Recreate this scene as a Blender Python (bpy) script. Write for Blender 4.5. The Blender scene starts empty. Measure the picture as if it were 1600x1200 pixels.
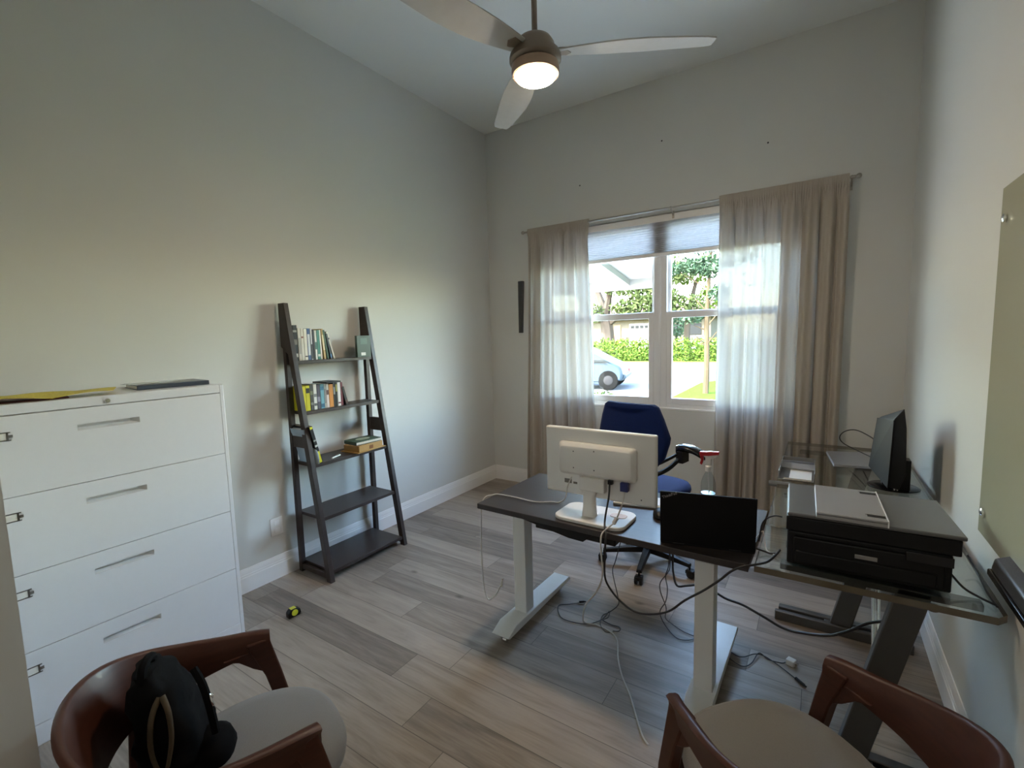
import bpy, bmesh, math, random
from mathutils import Matrix, Vector, Quaternion, noise

random.seed(7)
PI = math.pi
R = math.radians
C = bpy.context.scene.collection
S = bpy.context.scene

# ------------------------------------------------------------------ camera, sky, sun, exposure
cam_data = bpy.data.cameras.new('camera')
cam_data.sensor_width = 36.0
cam_data.lens = 36.0 * 732.15 / 1600.0
cam_data.clip_start = 0.02
cam_data.clip_end = 400
cam = bpy.data.objects.new('camera', cam_data)
C.objects.link(cam)
S.camera = cam
yaw, pitch, roll = -0.583846, -0.10064, -0.027734
fwd = Vector((math.sin(yaw) * math.cos(pitch), math.cos(yaw) * math.cos(pitch), math.sin(pitch)))
rt = Vector((math.cos(yaw), -math.sin(yaw), 0))
up = rt.cross(fwd)
rr = rt * math.cos(roll) + up * math.sin(roll)
uu = -rt * math.sin(roll) + up * math.cos(roll)
m = Matrix((rr, uu, -fwd)).transposed().to_4x4()
m.translation = Vector((0, 0, 1.575))
cam.matrix_world = m

w = bpy.data.worlds.new('sky_world')
S.world = w
w.use_nodes = True
wn = w.node_tree.nodes
wl = w.node_tree.links
bg = wn['Background']
sky = wn.new('ShaderNodeTexSky')
sky.sky_type = 'NISHITA'
sky.sun_disc = False
sky.sun_elevation = R(42)
sky.sun_rotation = R(200)
sky.air_density = 1.4
sky.dust_density = 1.6
sky.ozone_density = 1.0
wl.new(sky.outputs[0], bg.inputs['Color'])
bg.inputs['Strength'].default_value = 3.4

sun_d = bpy.data.lights.new('sun', 'SUN')
sun_d.energy = 28.0
sun_d.angle = R(0.6)
sun_d.color = (1.0, 0.94, 0.84)
sun = bpy.data.objects.new('sun', sun_d)
C.objects.link(sun)
sun.rotation_euler = Vector((0.62, 0.55, -0.62)).to_track_quat('-Z', 'Y').to_euler()


def area(name, loc, rot, sx, sy, power, col):
    d = bpy.data.lights.new(name, 'AREA')
    d.shape = 'RECTANGLE'
    d.size, d.size_y = sx, sy
    d.energy = power
    d.color = col
    o = bpy.data.objects.new(name, d)
    C.objects.link(o)
    o.location = loc
    o.rotation_euler = rot
    return o


# unseen fill lamps added in the hall behind the camera to brighten the room
area('hall_back_fill', (-1.0, -3.1, 1.6), (R(90), 0, 0), 2.6, 1.8, 6, (1.0, 0.95, 0.88))
area('hall_overhead_fill', (-0.6, -1.3, 2.62), (0, 0, 0), 1.6, 1.6, 1.5, (1.0, 0.93, 0.85))

S.view_settings.view_transform = 'Standard'
S.view_settings.look = 'None'
S.view_settings.gamma = 1.0
S.view_settings.use_curve_mapping = False
S.view_settings.exposure = 1.38
S.cycles.use_denoising = True
S.cycles.max_bounces = 12
S.cycles.diffuse_bounces = 7
S.cycles.glossy_bounces = 4
S.cycles.transmission_bounces = 8
S.cycles.transparent_max_bounces = 16
S.cycles.sample_clamp_indirect = 6.0
S.cycles.caustics_reflective = False
S.cycles.caustics_refractive = False


# ------------------------------------------------------------------ helpers
def srgb(h):
    v = [int(h[i:i + 2], 16) / 255 for i in (0, 2, 4)]
    return tuple((c / 12.92 if c <= .04045 else ((c + .055) / 1.055) ** 2.4) for c in v)


def mat(name, col, rough=.5, metal=0.0, var=.06, scale=18.0, bump=0.0, stretch=(1, 1, 1), spec=.5, coat=0.0, sheen=0.0):
    """Principled material whose colour varies a little with a noise texture."""
    if isinstance(col, str):
        col = srgb(col)
    mt = bpy.data.materials.new(name)
    mt.use_nodes = True
    n, l = mt.node_tree.nodes, mt.node_tree.links
    b = n['Principled BSDF']
    b.inputs['Roughness'].default_value = rough
    b.inputs['Metallic'].default_value = metal
    b.inputs['Specular IOR Level'].default_value = spec
    b.inputs['Coat Weight'].default_value = coat
    b.inputs['Sheen Weight'].default_value = sheen
    tc = n.new('ShaderNodeTexCoord')
    mp = n.new('ShaderNodeMapping')
    mp.inputs['Scale'].default_value = stretch
    l.new(tc.outputs['Object'], mp.inputs['Vector'])
    nz = n.new('ShaderNodeTexNoise')
    nz.inputs['Scale'].default_value = scale
    nz.inputs['Detail'].default_value = 4
    l.new(mp.outputs[0], nz.inputs['Vector'])
    r = n.new('ShaderNodeMix')
    r.data_type = 'RGBA'
    r.inputs[6].default_value = tuple(max(0, c * (1 - var)) for c in col) + (1,)
    r.inputs[7].default_value = tuple(min(1, c * (1 + var)) for c in col) + (1,)
    l.new(nz.outputs['Fac'], r.inputs[0])
    l.new(r.outputs[2], b.inputs['Base Color'])
    if bump:
        bp = n.new('ShaderNodeBump')
        bp.inputs['Strength'].default_value = bump
        bp.inputs['Distance'].default_value = .002
        l.new(nz.outputs['Fac'], bp.inputs['Height'])
        l.new(bp.outputs[0], b.inputs['Normal'])
    return mt


def glassy(name, tint, refl_rough=.02, ior=1.45, edge=None):
    """Thin clear sheet: what is behind shows through, with a mirror reflection by Fresnel."""
    mt = bpy.data.materials.new(name)
    mt.use_nodes = True
    n, l = mt.node_tree.nodes, mt.node_tree.links
    for x in list(n):
        if x.type != 'OUTPUT_MATERIAL':
            n.remove(x)
    out = [x for x in n if x.type == 'OUTPUT_MATERIAL'][0]
    t = n.new('ShaderNodeBsdfTransparent')
    t.inputs[0].default_value = tint + (1,)
    g = n.new('ShaderNodeBsdfGlossy')
    g.inputs['Roughness'].default_value = refl_rough
    lw = n.new('ShaderNodeLayerWeight')
    p5 = n.new('ShaderNodeMath')
    p5.operation = 'POWER'
    l.new(lw.outputs['Facing'], p5.inputs[0])
    p5.inputs[1].default_value = 5.0
    f0 = ((ior - 1) / (ior + 1)) ** 2
    f = n.new('ShaderNodeMath')
    f.operation = 'MULTIPLY_ADD'
    l.new(p5.outputs[0], f.inputs[0])
    f.inputs[1].default_value = 1 - f0
    f.inputs[2].default_value = f0
    mx = n.new('ShaderNodeMixShader')
    l.new(f.outputs[0], mx.inputs[0])
    l.new(t.outputs[0], mx.inputs[1])
    l.new(g.outputs[0], mx.inputs[2])
    l.new(mx.outputs[0], out.inputs[0])
    return mt


def emis(name, col, strength):
    mt = bpy.data.materials.new(name)
    mt.use_nodes = True
    n, l = mt.node_tree.nodes, mt.node_tree.links
    b = n['Principled BSDF']
    b.inputs['Base Color'].default_value = (.9, .85, .8, 1)
    b.inputs['Emission Color'].default_value = col + (1,)
    b.inputs['Emission Strength'].default_value = strength
    return mt


MATS = {}      # object name -> world matrix of the thing it belongs to


def props(o, label=None, cat=None, group=None, kind=None):
    if label:
        o['label'] = label
    if cat:
        o['category'] = cat
    if group:
        o['group'] = group
    if kind:
        o['kind'] = kind
    return o


def thing(name, label, cat, loc=(0, 0, 0), rotz=0.0, group=None):
    o = bpy.data.objects.new(name, None)
    o.empty_display_size = .05
    C.objects.link(o)
    o.location = loc
    o.rotation_euler = (0, 0, rotz)
    MATS[o.name] = Matrix.Translation(loc) @ Matrix.Rotation(rotz, 4, 'Z')
    return props(o, label, cat, group)


def catmull(pts, n=6):
    P = [Vector(p) for p in pts]
    if len(P) < 3:
        return P
    out = []
    for i in range(len(P) - 1):
        p0 = P[max(i - 1, 0)]
        p1, p2 = P[i], P[i + 1]
        p3 = P[min(i + 2, len(P) - 1)]
        for k in range(n):
            t = k / n
            out.append(.5 * ((2 * p1) + (p2 - p0) * t + (2 * p0 - 5 * p1 + 4 * p2 - p3) * t * t + (3 * p1 - p0 - 3 * p2 + p3) * t ** 3))
    out.append(P[-1])
    return out


class MB:
    """Collects shapes, then links them as ONE mesh object."""

    def __init__(s):
        s.bm = bmesh.new()

    def _xf(s, vs, M):
        if M is not None:
            bmesh.ops.transform(s.bm, matrix=M, verts=vs)

    def box(s, x0, x1, y0, y1, z0, z1, M=None, mi=0):
        vs = [s.bm.verts.new((x, y, z)) for x in (x0, x1) for y in (y0, y1) for z in (z0, z1)]
        for f in ((0, 1, 3, 2), (4, 6, 7, 5), (0, 4, 5, 1), (2, 3, 7, 6), (0, 2, 6, 4), (1, 5, 7, 3)):
            fc = s.bm.faces.new([vs[i] for i in f])
            fc.material_index = mi
        s._xf(vs, M)
        return s

    def cbox(s, c, d, M=None, mi=0):
        return s.box(c[0] - d[0] / 2, c[0] + d[0] / 2, c[1] - d[1] / 2, c[1] + d[1] / 2, c[2] - d[2] / 2, c[2] + d[2] / 2, M, mi)

    def prism(s, pts, vec, M=None, mi=0, side=None):
        vec = Vector(vec)
        a = [s.bm.verts.new(Vector(p)) for p in pts]
        b = [s.bm.verts.new(Vector(p) + vec) for p in pts]
        n = len(a)
        f = s.bm.faces.new(a); f.material_index = mi
        f = s.bm.faces.new(list(reversed(b))); f.material_index = mi
        for i in range(n):
            f = s.bm.faces.new([a[i], b[i], b[(i + 1) % n], a[(i + 1) % n]])
            f.material_index = mi if side is None else side
        s._xf(a + b, M)
        return s

    def loft(s, rings, cap=True, closed=True, M=None, mi=0):
        V = [[s.bm.verts.new(Vector(p)) for p in r] for r in rings]
        for i in range(len(V) - 1):
            n = len(V[i])
            for k in range(n if closed else n - 1):
                f = s.bm.faces.new([V[i][k], V[i][(k + 1) % n], V[i + 1][(k + 1) % n], V[i + 1][k]])
                f.material_index = mi
        if cap and closed:
            s.bm.faces.new(list(reversed(V[0]))).material_index = mi
            s.bm.faces.new(V[-1]).material_index = mi
        s._xf([v for r in V for v in r], M)
        return s

    def tube(s, pts, r, n=8, smooth=0, M=None, mi=0, r2=None):
        P = catmull(pts, smooth) if smooth else [Vector(p) for p in pts]
        rings = []
        prev = None
        for i, p in enumerate(P):
            t = (P[min(i + 1, len(P) - 1)] - P[max(i - 1, 0)])
            t = t.normalized() if t.length > 1e-9 else Vector((0, 0, 1))
            if prev is None:
                a = Vector((0, 0, 1)) if abs(t.z) < .9 else Vector((1, 0, 0))
                u = t.cross(a).normalized()
            else:
                u = (prev - t * prev.dot(t))
                u = u.normalized() if u.length > 1e-6 else t.orthogonal().normalized()
            prev = u
            v = t.cross(u)
            rad = r if r2 is None else r + (r2 - r) * i / (len(P) - 1)
            rings.append([p + (u * math.cos(2 * PI * k / n) + v * math.sin(2 * PI * k / n)) * rad for k in range(n)])
        return s.loft(rings, True, True, M, mi)

    def lathe(s, prof, c=(0, 0, 0), n=28, M=None, mi=0):
        c = Vector(c)
        rings = [[c + Vector((r * math.cos(2 * PI * k / n), r * math.sin(2 * PI * k / n), z)) for k in range(n)] for r, z in prof]
        return s.loft(rings, True, True, M, mi)

    def build(s, name, material, parent=None, world=False, bevel=0.0, seg=2, smooth=35, sub=0):
        if world and parent is not None:
            bmesh.ops.transform(s.bm, matrix=MATS[parent.name].inverted(), verts=s.bm.verts)
        bmesh.ops.recalc_face_normals(s.bm, faces=s.bm.faces)
        me = bpy.data.meshes.new(name)
        s.bm.to_mesh(me)
        s.bm.free()
        for mt in (material if isinstance(material, (list, tuple)) else [material]):
            me.materials.append(mt)
        if smooth:
            for p in me.polygons:
                p.use_smooth = True
            me.set_sharp_from_angle(angle=R(smooth))
        o = bpy.data.objects.new(name, me)
        C.objects.link(o)
        if parent is not None:
            o.parent = parent
            MATS[o.name] = MATS[parent.name]
        if bevel:
            md = o.modifiers.new('bevel', 'BEVEL')
            md.width = bevel
            md.segments = seg
            md.limit_method = 'ANGLE'
            md.angle_limit = R(40)
            if smooth:
                md.harden_normals = False
        if sub:
            md = o.modifiers.new('sub', 'SUBSURF')
            md.levels = md.render_levels = sub
        return o


def struct(name, mb, mt, **k):
    o = mb.build(name, mt, **k)
    o['kind'] = 'structure'
    return o


# ------------------------------------------------------------------ materials
def wall_mat():
    return mat('wall_paint', (.62, .615, .585), .62, var=.015, scale=3, bump=0.0)


M_wall = wall_mat()
M_ceil = mat('ceiling_paint', (.74, .735, .70), .75, var=.012, scale=3)
M_trim = mat('white_trim_paint', (.80, .78, .76), .35, var=.01)
M_vinyl = mat('white_window_vinyl', (.78, .77, .77), .35, var=.01)
M_black = mat('black_plastic', (.005, .005, .0055), .45, var=.1, spec=.3)
M_blackgloss = mat('black_gloss', (.007, .007, .008), .22, var=.1)
M_white = mat('white_plastic', (.74, .72, .69), .38, var=.02)
M_whitecab = mat('white_powder_coated_steel', (.74, .74, .76), .38, var=.015, scale=40)
M_legwhite = mat('white_desk_steel', (.72, .73, .72), .30, var=.02)
M_chrome = mat('chrome', (.78, .78, .78), .16, 1.0, var=.03)
M_nickel = mat('brushed_nickel', (.42, .39, .35), .35, 1.0, var=.05)
M_silver = mat('silver_aluminium', (.50, .50, .52), .34, .85, var=.03)
M_darkgrey = mat('dark_grey_plastic', (.05, .05, .052), .5, var=.08)
M_cable_b = mat('black_rubber', (.015, .015, .017), .45, var=.1)
M_cable_w = mat('white_rubber', (.58, .56, .53), .45, var=.05)
M_cable_g = mat('grey_rubber', (.42, .42, .42), .45, var=.05)
M_blue = mat('navy_upholstery', (.003, .014, .085), .85, var=.18, scale=160, bump=.3, sheen=.05, spec=.2)
M_shelf = mat('dark_espresso_wood', (.034, .023, .020), .42, var=.35, scale=9, stretch=(1, .12, 4), bump=.15)
M_deskwood = mat('dark_walnut_laminate', (.036, .029, .028), .36, var=.35, scale=12, stretch=(.3, 5, 1))
M_chairwood = mat('reddish_walnut_veneer', (.056, .0145, .0065), .45, var=.38, scale=14, stretch=(1, 1, 6), coat=.05, spec=.35)
M_seat = mat('grey_upholstery', (.20, .19, .182), .9, var=.07, scale=240, bump=.35, sheen=.2)
M_greymetal = mat('graphite_coated_steel', (.10, .098, .094), .42, .55, var=.08)


def floor_material():
    mt = bpy.data.materials.new('grey_oak_vinyl_planks')
    mt.use_nodes = True
    n, l = mt.node_tree.nodes, mt.node_tree.links
    b = n['Principled BSDF']
    tc = n.new('ShaderNodeTexCoord')
    sp = n.new('ShaderNodeSeparateXYZ')
    l.new(tc.outputs['Object'], sp.inputs[0])

    def M(op, a, bb=None, c=None):
        q = n.new('ShaderNodeMath')
        q.operation = op
        for i, v in enumerate((a, bb, c)):
            if v is None:
                continue
            if isinstance(v, (int, float)):
                q.inputs[i].default_value = v
            else:
                l.new(v, q.inputs[i])
        return q.outputs[0]
    PWID, PLEN = .178, 1.22
    yy = M('DIVIDE', M('SUBTRACT', sp.outputs[1], 1.74 - 50 * PWID), PWID)
    row = M('FLOOR', yy)
    fy = M('FRACT', yy)
    wnz = n.new('ShaderNodeTexWhiteNoise')
    wnz.noise_dimensions = '1D'
    l.new(row, wnz.inputs['W'])
    xx = M('DIVIDE', M('ADD', M('ADD', sp.outputs[0], 40.0), M('MULTIPLY', wnz.outputs[0], PLEN)), PLEN)
    col = M('FLOOR', xx)
    fx = M('FRACT', xx)
    cm = n.new('ShaderNodeCombineXYZ')
    l.new(row, cm.inputs[0]); l.new(col, cm.inputs[1])
    w2 = n.new('ShaderNodeTexWhiteNoise')
    w2.noise_dimensions = '2D'
    l.new(cm.outputs[0], w2.inputs['Vector'])
    # seams
    dy = M('MULTIPLY', M('MINIMUM', fy, M('SUBTRACT', 1.0, fy)), PWID)
    dx = M('MULTIPLY', M('MINIMUM', fx, M('SUBTRACT', 1.0, fx)), PLEN)
    seam = M('LESS_THAN', M('MINIMUM', dx, dy), .0016)
    # grain, shifted per plank
    gv = n.new('ShaderNodeCombineXYZ')
    l.new(M('ADD', M('MULTIPLY', sp.outputs[0], 1.0), M('MULTIPLY', w2.outputs[0], 37.0)), gv.inputs[0])
    l.new(M('ADD', M('MULTIPLY', sp.outputs[1], 9.0), M('MULTIPLY', row, 3.1)), gv.inputs[1])
    g1 = n.new('ShaderNodeTexNoise'); g1.inputs['Scale'].default_value = 1.9; g1.inputs['Detail'].default_value = 6; g1.inputs['Roughness'].default_value = .62; g1.inputs['Distortion'].default_value = .7
    l.new(gv.outputs[0], g1.inputs['Vector'])
    gv2 = n.new('ShaderNodeCombineXYZ')
    l.new(M('ADD', M('MULTIPLY', sp.outputs[0], 3.2), M('MULTIPLY', w2.outputs[0], 91.0)), gv2.inputs[0])
    l.new(M('MULTIPLY', sp.outputs[1], 60.0), gv2.inputs[1])
    g2 = n.new('ShaderNodeTexNoise'); g2.inputs['Scale'].default_value = 1.6; g2.inputs['Detail'].default_value = 3
    l.new(gv2.outputs[0], g2.inputs['Vector'])
    gv3 = n.new('ShaderNodeCombineXYZ')
    l.new(M('ADD', M('MULTIPLY', sp.outputs[0], 1.0), M('MULTIPLY', g1.outputs[0], .03)), gv3.inputs[0])
    l.new(M('MULTIPLY', sp.outputs[1], 1.9), gv3.inputs[1])
    vo = n.new('ShaderNodeTexVoronoi'); vo.inputs['Scale'].default_value = 1.9
    l.new(gv3.outputs[0], vo.inputs['Vector'])
    kr = n.new('ShaderNodeMapRange')
    kr.inputs[1].default_value = .018; kr.inputs[2].default_value = .075; kr.inputs[3].default_value = .75; kr.inputs[4].default_value = 0.0
    l.new(vo.outputs['Distance'], kr.inputs[0])
    knot = kr.outputs[0]
    fac = M('ADD', M('ADD', M('MULTIPLY', g1.outputs[0], .75), M('MULTIPLY', g2.outputs[0], .22)), M('MULTIPLY', M('SUBTRACT', w2.outputs[0], .5), .34))
    cr = n.new('ShaderNodeValToRGB')
    e = cr.color_ramp.elements
    e[0].position = .18; e[0].color = (.105, .084, .067, 1)
    e[1].position = .82; e[1].color = (.40, .335, .28, 1)
    k = e.new(.42); k.color = (.215, .177, .147, 1)
    k = e.new(.58); k.color = (.31, .257, .212, 1)
    l.new(fac, cr.inputs[0])
    mx = n.new('ShaderNodeMix'); mx.data_type = 'RGBA'
    l.new(M('MAXIMUM', M('MULTIPLY', seam, .75), knot), mx.inputs[0])
    l.new(cr.outputs[0], mx.inputs[6])
    mx.inputs[7].default_value = (.07, .055, .045, 1)
    l.new(mx.outputs[2], b.inputs['Base Color'])
    b.inputs['Roughness'].default_value = .42
    b.inputs['Specular IOR Level'].default_value = .45
    bp = n.new('ShaderNodeBump'); bp.inputs['Strength'].default_value = .35; bp.inputs['Distance'].default_value = .0015
    l.new(M('SUBTRACT', M('MULTIPLY', g2.outputs[0], .4), seam), bp.inputs['Height'])
    l.new(bp.outputs[0], b.inputs['Normal'])
    return mt


def curtain_material():
    mt = bpy.data.materials.new('natural_linen_sheer')
    mt.use_nodes = True
    n, l = mt.node_tree.nodes, mt.node_tree.links
    for x in list(n):
        if x.type != 'OUTPUT_MATERIAL':
            n.remove(x)
    out = [x for x in n if x.type == 'OUTPUT_MATERIAL'][0]
    tc = n.new('ShaderNodeTexCoord')

    def nz(scale, st, det=3):
        mp = n.new('ShaderNodeMapping'); mp.inputs['Scale'].default_value = st
        l.new(tc.outputs['Object'], mp.inputs[0])
        q = n.new('ShaderNodeTexNoise'); q.inputs['Scale'].default_value = scale; q.inputs['Detail'].default_value = det
        l.new(mp.outputs[0], q.inputs['Vector'])
        return q.outputs[0]
    a, b = nz(60, (3, 3, .5)), nz(60, (.4, .4, 4))
    mul = n.new('ShaderNodeMath'); mul.operation = 'ADD'
    l.new(a, mul.inputs[0]); l.new(b, mul.inputs[1])
    mr = n.new('ShaderNodeMapRange')
    mr.inputs[1].default_value = .75; mr.inputs[2].default_value = 1.3
    mr.inputs[3].default_value = .0; mr.inputs[4].default_value = .02
    l.new(mul.outputs[0], mr.inputs[0])
    col = (.66, .575, .48, 1)
    d = n.new('ShaderNodeBsdfDiffuse'); d.inputs[0].default_value = col
    t = n.new('ShaderNodeBsdfTranslucent'); t.inputs[0].default_value = (.20, .195, .18, 1)
    tr = n.new('ShaderNodeBsdfTransparent')
    m1 = n.new('ShaderNodeMixShader'); m1.inputs[0].default_value = .42
    l.new(d.outputs[0], m1.inputs[1]); l.new(t.outputs[0], m1.inputs[2])
    m2 = n.new('ShaderNodeMixShader')
    l.new(mr.outputs[0], m2.inputs[0]); l.new(m1.outputs[0], m2.inputs[1]); l.new(tr.outputs[0], m2.inputs[2])
    l.new(m2.outputs[0], out.inputs[0])
    return mt


def shade_material():
    mt = bpy.data.materials.new('white_cellular_shade_fabric')
    mt.use_nodes = True
    n, l = mt.node_tree.nodes, mt.node_tree.links
    for x in list(n):
        if x.type != 'OUTPUT_MATERIAL':
            n.remove(x)
    out = [x for x in n if x.type == 'OUTPUT_MATERIAL'][0]
    tc = n.new('ShaderNodeTexCoord')
    q = n.new('ShaderNodeTexNoise'); q.inputs['Scale'].default_value = 30
    l.new(tc.outputs['Object'], q.inputs['Vector'])
    cr = n.new('ShaderNodeMix'); cr.data_type = 'RGBA'
    cr.inputs[6].default_value = (.50, .50, .52, 1); cr.inputs[7].default_value = (.57, .57, .59, 1)
    l.new(q.outputs[0], cr.inputs[0])
    d = n.new('ShaderNodeBsdfDiffuse'); t = n.new('ShaderNodeBsdfTranslucent')
    l.new(cr.outputs[2], d.inputs[0]); l.new(cr.outputs[2], t.inputs[0])
    m1 = n.new('ShaderNodeMixShader'); m1.inputs[0].default_value = .5
    l.new(d.outputs[0], m1.inputs[1]); l.new(t.outputs[0], m1.inputs[2])
    l.new(m1.outputs[0], out.inputs[0])
    return mt


M_floor = floor_material()
M_curtain = curtain_material()
M_shade = shade_material()
M_pane = glassy('window_glass', (.94, .96, .96))
M_deskglass = glassy('clear_green_tinted_glass', (.90, .925, .90), .03, 1.6)
M_glassedge = mat('green_glass_edge', (.13, .105, .07), .12, var=.2, scale=8, spec=.9)

# ------------------------------------------------------------------ room shell
XL, XR, YB, YF, ZC = -3.018, .49, 4.181, .20, 3.69
T = .15
struct('floor', MB().box(XL - T, XR + T, -3.4, YB + T, -.12, 0), M_floor, smooth=0)
struct('ceiling', MB().box(XL - T, XR + T, YF - .12, YB + T, ZC, ZC + T), M_ceil, smooth=0)
struct('wall_left', MB().box(XL - T, XL, YF - .12, YB + T, 0, ZC), M_wall, smooth=0)
struct('wall_right', MB().box(XR, XR + T, YF - .12, YB + T, 0, ZC), M_wall, smooth=0)
WX0, WX1, WZ0, WZ1 = -2.36, -.22, .905, 2.585
b = MB()
b.box(XL, WX0, YB, YB + T, 0, ZC)
b.box(WX1, XR, YB, YB + T, 0, ZC)
b.box(WX0, WX1, YB, YB + T, 0, WZ0)
b.box(WX0, WX1, YB, YB + T, WZ1, ZC)
struct('wall_back', b, M_wall, smooth=0)
# near wall beside and above the wide opening the camera looks through
JX = -1.379
struct('wall_front', MB().box(XL, JX, YF - .12, YF, 0, ZC).box(JX, XR, YF - .12, YF, 2.55, ZC), M_wall, smooth=0)
# hall behind the camera
b = MB()
b.box(XL - T, XL, -3.4, YF - .12, 0, 2.7)
b.box(XR, XR + T, -3.4, YF - .12, 0, 2.7)
b.box(XL, XR, -3.4, -3.28, 0, 2.7)
struct('wall_hall', b, M_wall, smooth=0)
struct('ceiling_hall', MB().box(XL - T, XR + T, -3.4, YF - .12, 2.7, 2.82), M_ceil, smooth=0)


def baseboard(name, p0, p1, inward):
    """stepped profile swept from p0 to p1; inward = unit vector into the room"""
    prof = [(0, 0), (.016, 0), (.016, .098), (.013, .104), (.013, .112), (.0105, .118), (.0105, .128), (.006, .142), (.004, .152), (0, .153)]
    iv = Vector(inward)
    p0, p1 = Vector(p0), Vector(p1)
    pts = [p0 + iv * a + Vector((0, 0, z)) for a, z in prof]
    struct(name, MB().prism(pts, p1 - p0), M_trim, smooth=20)


baseboard('baseboard_left', (XL, YF, 0), (XL, YB, 0), (1, 0, 0))
baseboard('baseboard_back', (XL + .016, YB, 0), (XR - .016, YB, 0), (0, -1, 0))
baseboard('baseboard_right', (XR, YF - .1, 0), (XR, YB, 0), (-1, 0, 0))

# nail holes left in the back wall
for i, (x, z, lb) in enumerate([(-1.179, 3.184, 'dark nail hole in back wall high above the window'), (-.384, 2.979, 'dark nail hole in back wall above the right curtain'),
                                (-1.938, 2.966, 'dark nail hole in back wall above the left curtain')]):
    mm = Matrix.Translation((x, YB - .0005, z)) @ Matrix.Rotation(PI / 2, 4, 'X')
    props(MB().lathe([(.006, -.001), (.007, .001), (.002, .003)], n=10, M=mm).build('nail', M_darkgrey), lb, 'nail')

# ------------------------------------------------------------------ window
fr = MB()
y0, y1 = 4.205, 4.275
fr.box(WX0, WX0 + .04, y0, y1, WZ0, WZ1).box(WX1 - .04, WX1, y0, y1, WZ0, WZ1)
fr.box(WX0, WX1, y0, y1, WZ1 - .05, WZ1).box(WX0, WX1, y0, y1, WZ0, WZ0 + .035)
fr.box(-1.25, -1.135, y0 - .004, y1, WZ0, WZ1)
fr.box(-1.2, -1.185, y0 - .012, y0, WZ0, WZ1)
win = struct('window_1', fr, M_vinyl, bevel=.004)
MATS[win.name] = Matrix.Identity(4)
sl = MB().box(WX0, WX1, YB - .004, y0 + .01, WZ0 - .012, WZ0 + .004).build('window_sill', M_trim, win, bevel=.003)
for a, c in ((WX0 + .04, -1.25), (-1.135, WX1 - .04)):
    # lower sash, in front
    s_ = MB()
    s_.box(a, a + .045, y0 - .004, y0 + .028, WZ0 + .035, 1.755).box(c - .045, c, y0 - .004, y0 + .028, WZ0 + .035, 1.755)
    s_.box(a + .045, c - .045, y0 - .004, y0 + .028, WZ0 + .035, WZ0 + .09).box(a + .045, c - .045, y0 - .006, y0 + .028, 1.70, 1.755)
    s_.box((a + c) / 2 - .03, (a + c) / 2 + .03, y0 - .012, y0 + .012, 1.755, 1.768)
    so = s_.build('sash', M_vinyl, win, bevel=.003)
    MB().box(a + .045, c - .045, y0 + .012, y0 + .016, WZ0 + .09, 1.70).build('pane', M_pane, so, smooth=0)
    s_ = MB()
    s_.box(a, a + .025, y0 + .034, y0 + .062, 1.72, WZ1 - .05).box(c - .025, c, y0 + .034, y0 + .062, 1.72, WZ1 - .05)
    s_.box(a + .025, c - .025, y0 + .034, y0 + .062, 1.72, 1.76).box(a + .025, c - .025, y0 + .034, y0 + .062, 2.50, 2.535)
    so = s_.build('sash', M_vinyl, win, bevel=.003)
    MB().box(a + .025, c - .025, y0 + .046, y0 + .05, 1.76, 2.50).build('pane', M_pane, so, smooth=0)

# cellular shade, drawn up near the top
sh = thing('cellular_shade', 'white pleated cellular shade drawn up at the top of the window', 'blind', ((WX0 + WX1) / 2, 4.19, 2.52))
MB().box(WX0 + .01, WX1 - .01, 4.178, 4.203, 2.52, 2.575).build('headrail', M_trim, sh, world=True, bevel=.004)
zs = []
rows = 14
za, zb = 2.52, 2.262
pf, pb = [], []
for i in range(rows * 2 + 1):
    z = za + (zb - za) * (i / (rows * 2)) ** .8
    pf.append((z, 4.180 + (.006 if i % 2 else 0)))
b = MB()
rings = [[(WX0 + .015, y, z), (WX1 - .015, y, z)] for z, y in pf]
rings += [[(WX0 + .015, 4.2 - (y - 4.18), z), (WX1 - .015, 4.2 - (y - 4.18), z)] for z, y in reversed(pf)]
rings.append(rings[0])
b.loft(rings, cap=False, closed=False)
b.build('shade_fabric', M_shade, sh, world=True, smooth=0)
MB().box(WX0 + .012, WX1 - .012, 4.177, 4.203, 2.232, 2.262).build('bottom_rail', M_trim, sh, world=True, bevel=.004)

# curtain rod
rod = thing('curtain_rod', 'thin brushed nickel curtain rod above the window', 'curtain rod', (-1.18, 4.10, 2.6))
RY, RZ = 4.095, 2.603
MB().tube([(-2.50, RY, RZ), (-1.1, RY, RZ)], .009, 10).tube([(-1.1, RY, RZ), (.155, RY, RZ)], .0075, 10).build('pole', M_nickel, rod, world=True)
for sx, x in ((-1, -2.50), (1, .155)):
    mm = Matrix.Translation((x, RY, RZ)) @ Matrix.Rotation(sx * PI / 2, 4, 'Y')
    MB().lathe([(.009, -.005), (.010, .004), (.007, .008), (.015, .016), (.018, .026), (.014, .036), (.004, .040)], n=16, M=mm).build('finial', M_nickel, rod, world=True)
for x in (-2.47, -1.08, .140):
    MB().tube([(x, YB - .001, RZ - .045), (x, YB - .03, RZ - .03), (x, RY, RZ - .012)], .005, 8).cbox((x, YB - .003, RZ - .04), (.018, .006, .06)).lathe([(.013, -.006), (.013, .006)], n=12, M=Matrix.Translation((x, RY, RZ - .002)) @ Matrix.Rotation(PI / 2, 4, 'Y')).build('bracket', M_nickel, rod, world=True, bevel=.001)


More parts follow.
